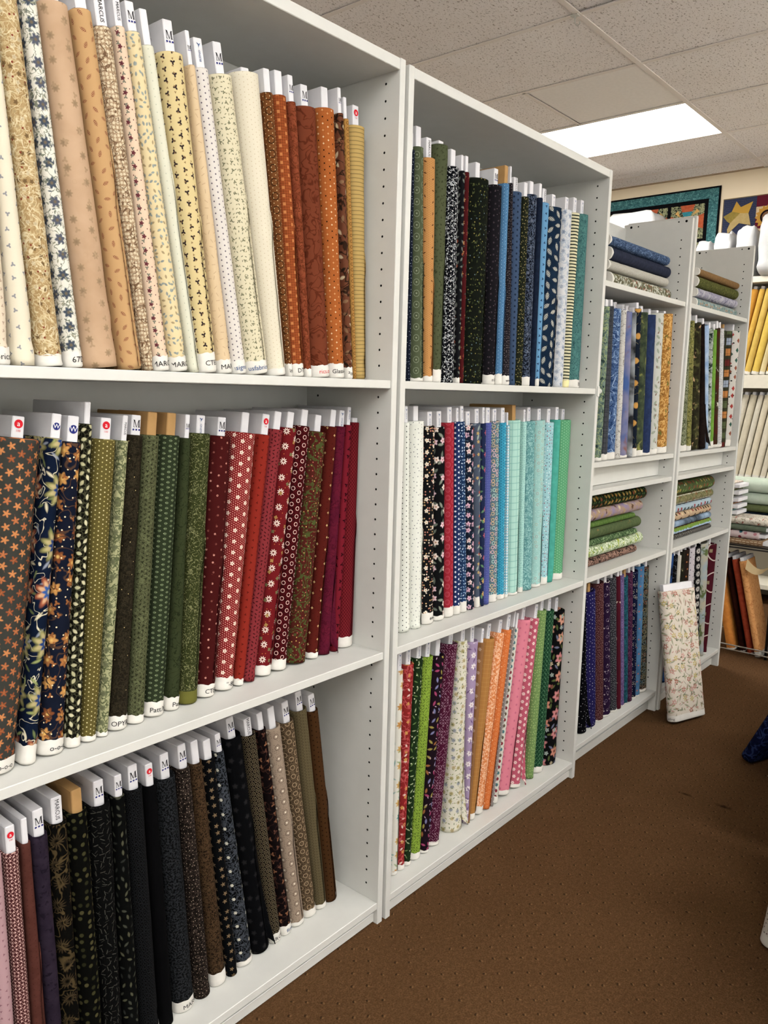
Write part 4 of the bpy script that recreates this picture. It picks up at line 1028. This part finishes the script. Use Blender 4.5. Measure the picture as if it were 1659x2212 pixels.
SIZE = {'B_low': 1.35, 'B_mid': 1.18, 'C_mid': 1.2, 'C_low': 1.2, 'D_mid': 1.2, 'D_low': 1.2, 'B_top': 1.08}
LIM = {'A_top': 1.998, 'A_mid': 1.3239, 'A_low': .6867, 'B_top': 1.993, 'B_mid': 1.3239, 'B_low': .6867, 'C_mid': 1.6753, 'C_low': .6786, 'D_mid': 1.6753, 'D_low': .6786}
CH = {'A_top': .05, 'A_mid': .04, 'A_low': .043, 'B_top': .043, 'B_mid': .04, 'B_low': .044, 'C_mid': .022, 'C_low': .03, 'D_mid': .03, 'D_low': .03}
for key, (where, z0, lst) in ROWS.items():
    for (x0, x1, w0, w1, h, yf, desc, pat, opt) in lst:
        D = .19
        xb = x0 + LX * z0; xt = x1 + LX * (z0 + h)
        lean = math.atan2(xt - xb, h)
        a0 = w0 / 2
        zz = z0 + a0 * abs(math.sin(lean)) + .0008
        hl = math.hypot(xt - xb, h)
        if yf + D > .268: D = .268 - yf
        ch = CH[key] * R.uniform(.86, 1.14)
        room = LIM[key] - zz - .006 - .012 * abs(lean)
        if hl + ch > room: ch = max(.012, room - hl)
        hl = min(hl, room - ch)
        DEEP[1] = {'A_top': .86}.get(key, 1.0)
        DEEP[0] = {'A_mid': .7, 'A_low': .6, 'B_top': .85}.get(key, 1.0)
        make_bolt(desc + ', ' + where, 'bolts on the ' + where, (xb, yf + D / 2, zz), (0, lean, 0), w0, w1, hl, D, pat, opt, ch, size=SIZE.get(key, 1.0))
DEEP[0] = DEEP[1] = 1.0
for key, (where, zs, yf, lst) in FLATS.items():
    z = zs + .0008
    tot_ = sum(max(.016, q[2] - q[1]) + .0014 for q in lst)
    squash = min(1.0, .272 / tot_) if key.endswith('flat') else 1.0
    for (xr, za, zb_, desc, pat) in reversed(lst):
        th = max(.016, zb_ - za) * squash
        xr = min(xr, 1.783 if key[0] == 'C' else 2.566)
        L = .54
        D = .19
        make_bolt(desc + ' fabric bolt lying flat, ' + where, 'bolts lying flat ' + where, (xr - L + LX * z, yf + D / 2, z + th / 2), (0, PI / 2, 0), th, th, L, D, pat, 'W b.008', .012)
        z += th + .0012

# ------------------------------------------------------------------ bolt leaning on the bookcases
rl = make_bolt('cream bird of paradise print bolt standing on the carpet, leaning against the third bookcase', None,
          (1.80, -.112, .012), (0, 0, 0), .05, .045, .53, .2,
          's CFC4B4;lf 24 30 16 66724E,7A8460,8A6A50 k.24 r j.7 d.8;lf 22 26 12 4A5A3A,A05A44,8A8A60 k.22 r j.7 d.75;sr 28 34 10 A8604C,B8A458,C0887C n6 r j.6 d.7;lf 16 20 6 B88A80,8A9060,5A6848 k.4 r j.7 d.7;lf 44 52 15 3A2E22,2E3A22 k.13 r j.7', 'W b.012 t=..elling', .028, size=1.5)
rl.rotation_mode = 'XYZ'
rl.rotation_euler = (0, -.19, math.radians(-110))

# ------------------------------------------------------------------ wall shelving, far wall
M_shelfwood = plain('painted_shelf_board', 'D8D2C2', .5, .3, mottle=.04)
M_shelfback = plain('shelf_back_board', '8E8779', .8, .1)
ws = tag(empty('wall_shelving', (4.19, -.2, 0)), 'long painted shelving along the far wall, holding yellow and cream bolts', 'shelving')
def WS(nm, a, b, c, d, e, f, mt=M_shelfwood): return boxo(nm, mt, ws, a - 4.19, b - 4.19, c + .2, d + .2, e, f)
YA, YB = -1.6, 1.75
WS('back_board', 4.355, 4.375, YA, YB, 0.0, 2.05, M_shelfback)
WS('shelf', 4.03, 4.354, YA, YB, 2.05, 2.087)
WS('shelf', 4.05, 4.354, YA, YB, 1.44, 1.476)
WS('fascia', 4.03, 4.049, YA, YB, 1.392, 1.476)
WS('shelf', 4.03, 4.354, YA, YB, .775, .812)
WS('shelf', 4.05, 4.354, YA, YB, .10, .13)
WS('end_panel', 4.03, 4.354, YB, YB + .02, 0, 2.087)
WS('end_panel', 4.03, 4.354, YA - .02, YA, 0, 2.087)
yel = ['D9A010', 'D9A010', 'D8980A', 'E0B030', 'DDB848', 'E4C040', 'DCC890', 'C89A30', 'E2BE48', 'D8B050', 'E0C464', 'D8A020']
cre = ['DCD2B8', 'E0D8C2', 'D8CEB4', 'E2DAC6', 'DED2B6', 'E0D6BE', 'D6CCB6', 'E2D8C4', 'DCD0B4', 'E0D8C8']
def far_row(y, z, cols, lean, what, where, grp, n):
    names = ['first', 'second', 'third', 'fourth', 'fifth', 'sixth', 'seventh', 'eighth', 'ninth', 'tenth', 'eleventh', 'twelfth']
    for i, c in enumerate(cols):
        wd = .034 + .012 * ((i * 7) % 3) / 2
        y -= wd / 2
        c2 = '%02X%02X%02X' % tuple(max(0, int(c[q:q + 2], 16) - 10) for q in (0, 2, 4))
        r = make_bolt('%s %s bolt from the left, leaning on the %s' % (names[i], what, where), grp,
                  (4.07 + .095, y, z + wd / 2 * math.sin(lean) + .0008), (0, 0, 0), wd, wd * .95, .54, .19,
                  'm %s %s 40' % (c, c2), 'W b.018', .02)
        r.rotation_euler = (0, lean, -PI / 2)
        y -= wd / 2 + .0042
far_row(.62, 1.476, yel, .17, 'golden yellow', 'upper far wall shelf', 'yellow bolts on the far wall shelf', 0)
far_row(.56, .812, cre, .15, 'plain cream', 'lower far wall shelf', 'cream bolts on the far wall shelf', 0)

# batting bags on top of the wall shelving
M_bag = plain('clear_plastic_over_batting', 'C6C6C6', .3, .5, mottle=.06, scale=20)
def bag(label, x, y, z, dx, dy, dz, seed, peak, group='batting bags on the far wall shelf', name='batting_bag', lab=True):
    r = tag(empty(name, (x, y, z)), label, 'batting bag' if name == 'batting_bag' else 'batting', group)
    bm = bmesh.new()
    nu, nv = 28, 18
    rows_ = []
    for j in range(nv + 1):
        f = j / nv; ph = (f - .5) * PI
        row_ = []
        for i in range(nu):
            t = 2 * PI * i / nu
            def se(c, e): return math.copysign(abs(c) ** e, c)
            cx = se(math.cos(ph), .3) * se(math.cos(t), .28); cy = se(math.cos(ph), .3) * se(math.sin(t), .28); cz = se(math.sin(ph), .5)
            px, py, pz = cx * dx / 2, cy * dy / 2, (cz + 1) / 2 * dz
            top = max(0, cz) ** 2
            pz += top * peak * (.5 - cx * .5) * (.6 + .4 * math.cos(t))
            wv = noise.noise(Vector((px * 16 + seed, py * 16, pz * 13))) * .014 + noise.noise(Vector((px * 45, py * 45 + seed, pz * 30))) * .009
            wv *= min(1, pz / .05 + .05)
            ln = math.hypot(px, py) + 1e-6
            row_.append(bm.verts.new((px + px / ln * wv, py + py / ln * wv, pz + (wv if f > .6 else 0))))
        rows_.append(row_)
    for j in range(nv):
        for i in range(nu):
            bm.faces.new((rows_[j][i], rows_[j][(i + 1) % nu], rows_[j + 1][(i + 1) % nu], rows_[j + 1][i])).smooth = True
    bmesh.ops.remove_doubles(bm, verts=bm.verts, dist=.0004)
    mesh_obj('bag_body', bm, M_bag, r)
    if lab:
        bm = bmesh.new()
        x0, x1, z0, z1 = -dx * .28, dx * .28, dz * .12, dz * .62
        for a in ((x0, x1, z1 - .004, z1), (x0, x1, z0, z0 + .004), (x0, x0 + .004, z0, z1), (x1 - .004, x1, z0, z1)):
            box(bm, a[0], a[1], -dy / 2 - .009, -dy / 2 - .0075, a[2], a[3])
        mesh_obj('printed_label', bm, M_ink_grey, r)
    return r
bag('leftmost clear bag of white batting on the far shelf, below the teal quilt', 4.17, .765, 2.087, .24, .1, .26, 1, .0)
bag('white batting bag with a twisted peak, between the two wall quilts', 4.16, .635, 2.087, .26, .105, .29, 2, .035)
bag('tall white batting bag in front of the star quilt', 4.16, .495, 2.087, .26, .115, .31, 3, .03)
bag('largest white batting bag, bulging over the shelf edge at the right', 4.12, .335, 2.087, .28, .14, .36, 4, .04)
bag('white batting bag at the far right end, out of the picture', 4.16, .17, 2.087, .26, .12, .3, 5, .02)
for i in range(3):
    bag(['lowest', 'middle', 'topmost'][i] + ' layer of folded white batting, beyond the third bookcase', 4.17, 1.31 - .01 * i, 2.087 + .168 * i, .26, .42 - .03 * i, .16, 8 + i, 0, 'folded batting on the far wall shelf', 'folded_batting', False)

# ------------------------------------------------------------------ wall quilts
M_q = {}
def qm(n, p):
    if n not in M_q: M_q[n] = fabric(n, p)
    return M_q[n]
def patch(parent, name, pts, d0, d1, mat):
    """flat cloth piece on the far wall; pts are (y to the right as seen, z up) relative to the quilt"""
    bm = bmesh.new(); uvl = bm.loops.layers.uv.new('UVMap')
    a = [bm.verts.new((-d0, -x, z)) for x, z in pts]; b = [bm.verts.new((-d1, -x, z)) for x, z in pts]
    n = len(pts)
    bm.faces.new(b); bm.faces.new(a[::-1])
    for i in range(n): bm.faces.new((a[i], a[(i + 1) % n], b[(i + 1) % n], b[i]))
    bmesh.ops.recalc_face_normals(bm, faces=bm.faces)
    for f in bm.faces:
        for l in f.loops: l[uvl].uv = (l.vert.co.y, l.vert.co.z)
    return mesh_obj(name, bm, mat, parent)
def rect(x0, x1, z0, z1): return [(x0, z0), (x1, z0), (x1, z1), (x0, z1)]
blackm = qm('black_quilt_cotton', 's 17161A'); tealm = qm('teal_batik', 'm 2C6268 3E7A7C 18;vi 5C9494 26 .04')
knot = qm('dark_knot_print', 's 2A2E28;vi 9A9C72 20 .09;ring 30 30 9 8A8C64 w2.5')
orm = qm('orange_batik', 'm C05A28 B04A20 20'); blm = qm('turquoise_batik', 'm 1E7C8C 2A8C98 16'); gom = qm('gold_batik', 'm C8923A D0A050 18'); tam = qm('peach_batik', 'm D0A878 C89A6C 16')
q1 = tag(empty('wall_quilt', (4.376, .780, 1.78)), 'teal bordered patchwork quilt with black sashing, hanging on the far wall', 'quilt')
QW, QH = 1.20, .972
patch(q1, 'binding', rect(-QW, 0, 0, QH), 0, .008, blackm)
bi = .012
patch(q1, 'border_strip', rect(-QW + bi, -bi, QH - .075, QH - bi), .008, .011, tealm)
patch(q1, 'border_strip', rect(-QW + bi, -bi, bi, .075), .008, .011, tealm)
patch(q1, 'border_strip', rect(-.075, -bi, .075, QH - .075), .008, .011, tealm)
patch(q1, 'border_strip', rect(-QW + bi, -QW + .075, .075, QH - .075), .008, .011, tealm)
S = .232; G = .025
for bi_ in range(4):
    for bj in range(3):
        cx = -.075 - .026 - S / 2 - bi_ * (S + G); cz = QH - .075 - .028 - S / 2 - bj * (S + G)
        if cx - S / 2 < -QW + .08: continue
        h = S / 2
        patch(q1, 'block_ground', rect(cx - h, cx + h, cz - h, cz + h), .008, .011, knot)
        for rot in range(4):
            c_, s_ = math.cos(rot * PI / 2), math.sin(rot * PI / 2)
            def T(pts): return [(cx + x * c_ - z * s_, cz + x * s_ + z * c_) for x, z in pts]
            patch(q1, 'patch', T([(-.036, .072), (.036, .072), (.05, h), (-.05, h)]), .011, .0125, orm)
            patch(q1, 'patch', T([(-.024, .042), (.024, .042), (.036, .071), (-.036, .071)]), .011, .0125, blm)
            patch(q1, 'patch', T([(0, .004), (.02, .03), (.024, .041), (-.024, .041), (-.02, .03)]), .011, .0125, tam)
            patch(q1, 'patch', T([(.026, .030), (.046, .050), (.085, .066), (.066, .085)][0:4]), .011, .0125, gom)
q2 = tag(empty('wall_quilt', (4.376, .758, 2.10)), 'patriotic quilt with a gold star and a sunflower, right of the teal quilt', 'quilt')
navy = qm('navy_stitched_cotton', 's 39405C;da 14 16 5 8A90A8 k.12 j.4'); burg = qm('burgundy_cotton', 's 6E1C30'); crm = qm('cream_print_cotton', 's D6BE94;vi B89A6A 10 .06')
g1 = qm('star_gold', 's BE9018'); g2 = qm('star_olive', 'm 8E7828 9A8430 20'); g3 = qm('star_tan', 'm B39858 BCA264 20')
patch(q2, 'binding', rect(0, .62, 0, .557), 0, .008, qm('tan_binding', 's 8A7448'))
patch(q2, 'star_field', rect(.006, .217, .2, .551), .008, .011, navy)
zt = .551
for i in range(5):
    z1 = zt - i * .07; patch(q2, 'stripe', rect(.217, .614, z1 - .07, z1), .008, .011, burg if i % 2 == 0 else crm)
for i in range(3):
    z1 = .2 - i * .065; patch(q2, 'stripe', rect(.006, .614, max(.006, z1 - .065), z1), .008, .011, burg if i % 2 else crm)
def qp(zx, zy): return ((zx - 1212) * .2164 / 303, .557 - (zy - 325) * .2164 / 303 - .006)
patch(q2, 'star_point', [qp(*p) for p in ((1300, 440), (1335, 352), (1378, 408), (1483, 370), (1450, 470), (1375, 462))], .011, .014, g1)
patch(q2, 'star_point', [qp(*p) for p in ((1300, 440), (1375, 462), (1290, 545), (1262, 525), (1225, 478))], .011, .014, g2)
patch(q2, 'star_point', [qp(*p) for p in ((1290, 545), (1375, 462), (1450, 470), (1478, 580), (1372, 552), (1275, 640), (1268, 600))], .011, .014, g3)
cx, cz = qp(1618, 520)
pet = []
for i in range(32):
    rr = .078 if i % 2 == 0 else .062
    pet.append((cx + rr * math.cos(i * PI / 16), cz + rr * math.sin(i * PI / 16)))
patch(q2, 'sunflower', pet, .011, .014, qm('sunflower_gold', 's C08A14'))
patch(q2, 'sunflower_ring', [(cx + .044 * math.cos(i * PI / 10), cz + .044 * math.sin(i * PI / 10)) for i in range(20)], .014, .0155, qm('dark_plum', 's 24121A'))
patch(q2, 'sunflower_heart', [(cx + .032 * math.cos(i * PI / 10), cz + .032 * math.sin(i * PI / 10)) for i in range(20)], .0155, .017, qm('brown_heart', 's 7E5A3C'))

# ------------------------------------------------------------------ wire rack with stacked bolts
M_black = plain('black_steel', '0E0D0D', .45, .4)
M_chrome = plain('chrome_rail', 'B8B4AC', .25, .5, metal=.7)
rk = tag(empty('wire_rack', (3.06, -.2, 0)), 'low black wire rack behind the farthest bookcase, stacked with flat bolts', 'rack')
def RB(nm, pts, r, mt):
    bm = bmesh.new(); tube(bm, [(x - 3.06, y + .2, z) for x, y, z in pts], r, 8); return mesh_obj(nm, bm, mt, rk, True)
for x in (2.865, 3.26):
    for y in (.42, -.135, -.75):
        RB('post', [(x, y, 0), (x, y, .563)], .007, M_black)
for x, z in ((2.852, .02), (2.852, .045), (3.26, .02), (2.852, .563), (3.26, .563)):
    RB('rail', [(x, .43, z), (x, -.76, z)], .004, M_chrome if z < .1 else M_black)
for y in (.42, -.135, -.75):
    RB('rail', [(2.865, y, .03), (3.26, y, .03)], .004, M_chrome)
    RB('rail', [(2.865, y, .563), (3.26, y, .563)], .005, M_black)
bm = bmesh.new()
for i in range(28):
    x = 2.87 + i * .0145; box(bm, x - 3.06 - .0018, x - 3.06 + .0018, -.55, .62, .5685, .5725)
dk = mesh_obj('deck_wires', bm, M_black, rk); dk['kind'] = 'stuff'
boxo('deck_board', plain('grey_deck', '6E655C', .8), rk, 2.88 - 3.06, 3.25 - 3.06, -.545, .615, .573, .577)
def lie(label, x, y, z, th, pat, rotz=0.0, L=.54, D=.19, opt='W b.006', ch=.03):
    r = make_bolt(label, 'bolts stacked on the wire rack', (x, y, z + th / 2), (0, 0, 0), th, th, L, D, pat, opt, ch)
    m = Matrix(((0, 0, 1), (1, 0, 0), (0, 1, 0)))
    # bolt axis along -y (board end towards the aisle), rolled front towards the camera side
    ax = Vector((math.sin(rotz), -math.cos(rotz), 0)); fr = Vector((-math.cos(rotz), -math.sin(rotz), 0))
    Yl = -fr; Zl = ax; Xl = Yl.cross(Zl)
    m = Matrix((Xl, Yl, Zl)).transposed()
    r.rotation_euler = m.to_euler()
    return r
z = .5775
for th, yo, lab, pat in ((.032, .47, 'brown and cream alphabet', 's 8A6A4A;da 16 22 8 D8C8A8 k.3 a90 j.3'), (.04, .49, 'teal and red blossom', 's C8B4B4;dot 40 44 10 8A2A38,2A6A78,B0707A j.6;vs - 1A2A3A 150 .2'),
                     (.03, .46, 'plain sage green', 'm 5E6A58 687462 20'), (.038, .44, 'cream botanical', 's D2CABA;vi 9A9080 20 .05;lf 40 46 12 A04A3C,8A8A6A k.4 r j.6')):
    lie(lab + ' bolt lying in the front pile on the wire rack', 2.865 + .095, yo, z, th, pat)
    z += th + .001
z2 = .5775
back = [(.05, 'dark green foliage', 'm 3A4A34 4A5840 24'), (.05, 'crumpled rust and blue batik', 'm 5A2A1A 8A4A24 24;sk 3A5A8A 40 .64'), (.046, 'midnight blue', 'm 14161E 22303E 24'), (.04, 'moss green', 'm 5A6238 646E44 20'), (.06, 'pale mint folded', 'm A8B8A4 B4C2B0 40')]
for i, (th, lab, pat) in enumerate(back):
    lie(lab + ' bolt in the rear pile on the wire rack', 3.16, .27 if i != 4 else .22, z2, th, pat, 0, .54, .19)
    z2 += th + .001
lie('thick pale mint bolt crowning the rear pile on the wire rack', 3.165, .20, z2, .07, 'm B0C0AC BCC8B6 40', 0, .54, .2, 'N b0')
z3 = z
for th, lab, pat in ((.03, 'aqua and white print', 's 6AA8A4;sk D8E0D8 20 .55'), (.032, 'red and tan print', 'm B89068 A87C54 30;sk B02A20 40 .6'), (.036, 'grey linen', 'm 8A8884 96948E 20'), (.034, 'olive', 'm 5E6234 666A3C 20'), (.036, 'rose dotted cream', 's D0C4B4;dot 20 20 3 A05A50 j.5')):
    lie(lab + ' bolt on top of the front pile, end towards the aisle', 2.97, .56, z3, th, pat, .0, .46, .18)
    z3 += th + .001
# bolts standing on the floor by the rack
def stand(label, x, y, w, pat, lean, opt='W b.02', h=.50, ch=.02, D=.19, rz=-PI / 2, grp='orange bolts leaning beside the farthest bookcase'):
    r = make_bolt(label, grp, (x, y, w / 2 * abs(math.sin(lean)) + .001), (0, 0, 0), w, w, h, D, pat, opt, ch)
    r.rotation_euler = (0, lean, rz)
    return r
stand('light orange batik bolt leaning at the front of the wire rack', 2.96, -.098, .034, 'm DE964A E6A45A 18;vi C47C38 30 .03', -.24, 'W b.026')
stand('rust red bolt leaning between the two orange bolts', 2.985, -.053, .03, 'm 9E3410 AE4018 20', -.24, 'W b.006')
stand('golden orange bolt leaning next to the farthest bookcase', 2.985, .046, .046, 'm E08A0C D07A08 24', -.225, 'W b.008')
stand('dark maroon bolt in shadow behind the rust red bolt', 3.0, -.011, .026, 'm 3A1408 2E1008 20', -.232, 'W b.006')
stand('ivory bolt standing under the wire rack deck', 3.16, -.195, .05, 'm C8C0B0 D0C8BA 30', 0, 'W b.01', .44, .012, .15, grp='pale bolts under the rack')
stand('pale grey bolt standing under the wire rack deck', 3.16, -.25, .045, 'm A8A8A2 B4B2AC 30', 0, 'W b.01', .44, .012, .15, grp='pale bolts under the rack')
stand('cream bolt farther right under the wire rack deck', 3.16, -.305, .05, 'm CFC8B8 C4BCAA 30', 0, 'W b.01', .44, .012, .15, grp='pale bolts under the rack')
stand('periwinkle bolt at the right picture edge, under the rack', 2.97, -.2, .04, 'm 5A5E86 4C5078 20', .02, 'W b.01', .40, .012, .15, grp='pale bolts under the rack')

# sheet of kraft paper hanging from the pile
kp = tag(empty('paper_sheet', (2.86, -.06, .5)), 'curled sheet of tan paper hanging below the stacked bolts', 'paper')
bm = bmesh.new()
W = []
for i in range(9):
    f = i / 8
    for_ = []
    for j in range(5):
        g = j / 4
        for_.append(bm.verts.new((-.012 - .02 * g + .006 * math.sin(f * 3), .05 - .13 * f, .012 - .045 * math.sin(f * PI) - .05 * g * (1 - f))))
    W.append(for_)
for i in range(8):
    for j in range(4): bm.faces.new((W[i][j], W[i][j + 1], W[i + 1][j + 1], W[i + 1][j])).smooth = True
mesh_obj('sheet', bm, plain('tan_paper', 'B09A74', .8), kp)

# ------------------------------------------------------------------ white tables out of view, added to bounce light onto the ceiling
M_lam = plain('bright_white_laminate', 'F2F2F0', .4, .3)
for i, (cx, cy) in enumerate(((-2.1, -2.75), (1.2, -2.75), (-2.1, -4.6), (1.2, -4.6))):
    ct = tag(empty('cutting_table', (cx, cy, 0)), ['long white fabric cutting table behind the photographer', 'long white fabric cutting table across the aisle, out of the picture', 'white cutting table by the left shop window', 'white cutting table by the right shop window'][i], 'table')
    boxo('table_top', M_lam, ct, -1.5, 1.5, -.65, .65, .86, .9)
    for a in (-1.42, 1.36):
        for b in (-.58, .52): boxo('leg', M_edge, ct, a, a + .06, b, b + .06, 0, .86)
# ------------------------------------------------------------------ right hand side of the aisle
for lab, bx0, bx1, fy in (('low white display bin right of the aisle, behind the navy bolt', 1.0, 2.6, -.74), ('low white display bin right of the aisle, behind the dotted white bolt', .2, .95, -.9)):
    hx = (bx1 - bx0) / 2
    bn = tag(empty('display_bin', ((bx0 + bx1) / 2, fy - .36, 0)), lab, 'display bin')
    for nm, a in (('front_panel', (-hx, hx, .342, .36, 0, .5)), ('rear_panel', (-hx, hx, -.36, -.342, 0, .5)), ('side_panel', (-hx, -hx + .018, -.342, .342, 0, .5)), ('side_panel', (hx - .018, hx, -.342, .342, 0, .5)), ('bottom_panel', (-hx + .018, hx - .018, -.342, .342, .02, .04))):
        boxo(nm, M_white, bn, *a)
make_bolt('navy blue bolt leaning to the right on the carpet, at the right picture edge', None, (1.623, -.452, .024), (0, 0, 0), .05, .05, .54, .2,
          'm 0E1430 16204A 26;vi 2A3A6A 30 .05', 'N b0').rotation_euler = (0, .45, math.radians(-112))
make_bolt('white bolt with black and red dots at the lower right picture edge', None, (.622, -.792, .008), (0, 0, 0), .05, .05, .54, .2,
          's C8C0B8;dot 12 14 2 1A1A22,5A1420,1A1A22 j.5', 'W b.028').rotation_euler = (0, .12, math.radians(-112))
for i, (x, y, rz) in enumerate(((1.50, -.60, .1), (1.31, -.605, .1))):
    p = tag(empty('paper_tag', (x, y, .001), (0, 0, rz)), ['folded white price tag on the carpet below the navy bolt', 'small white paper scrap on the carpet at the right edge'][i], 'paper tag')
    bm = bmesh.new(); s = 1 if i == 0 else .5
    vs = [bm.verts.new(c) for c in ((0, 0, 0), (.06 * s, 0, 0), (.06 * s, .05 * s, .03 * s), (0, .05 * s, .034 * s), (.062 * s, .09 * s, .004), (.002, .092 * s, .002))]
    bm.faces.new(vs[:4]); bm.faces.new((vs[3], vs[2], vs[4], vs[5]))
    ob = mesh_obj('tag_sheet', bm, M_paper, p)
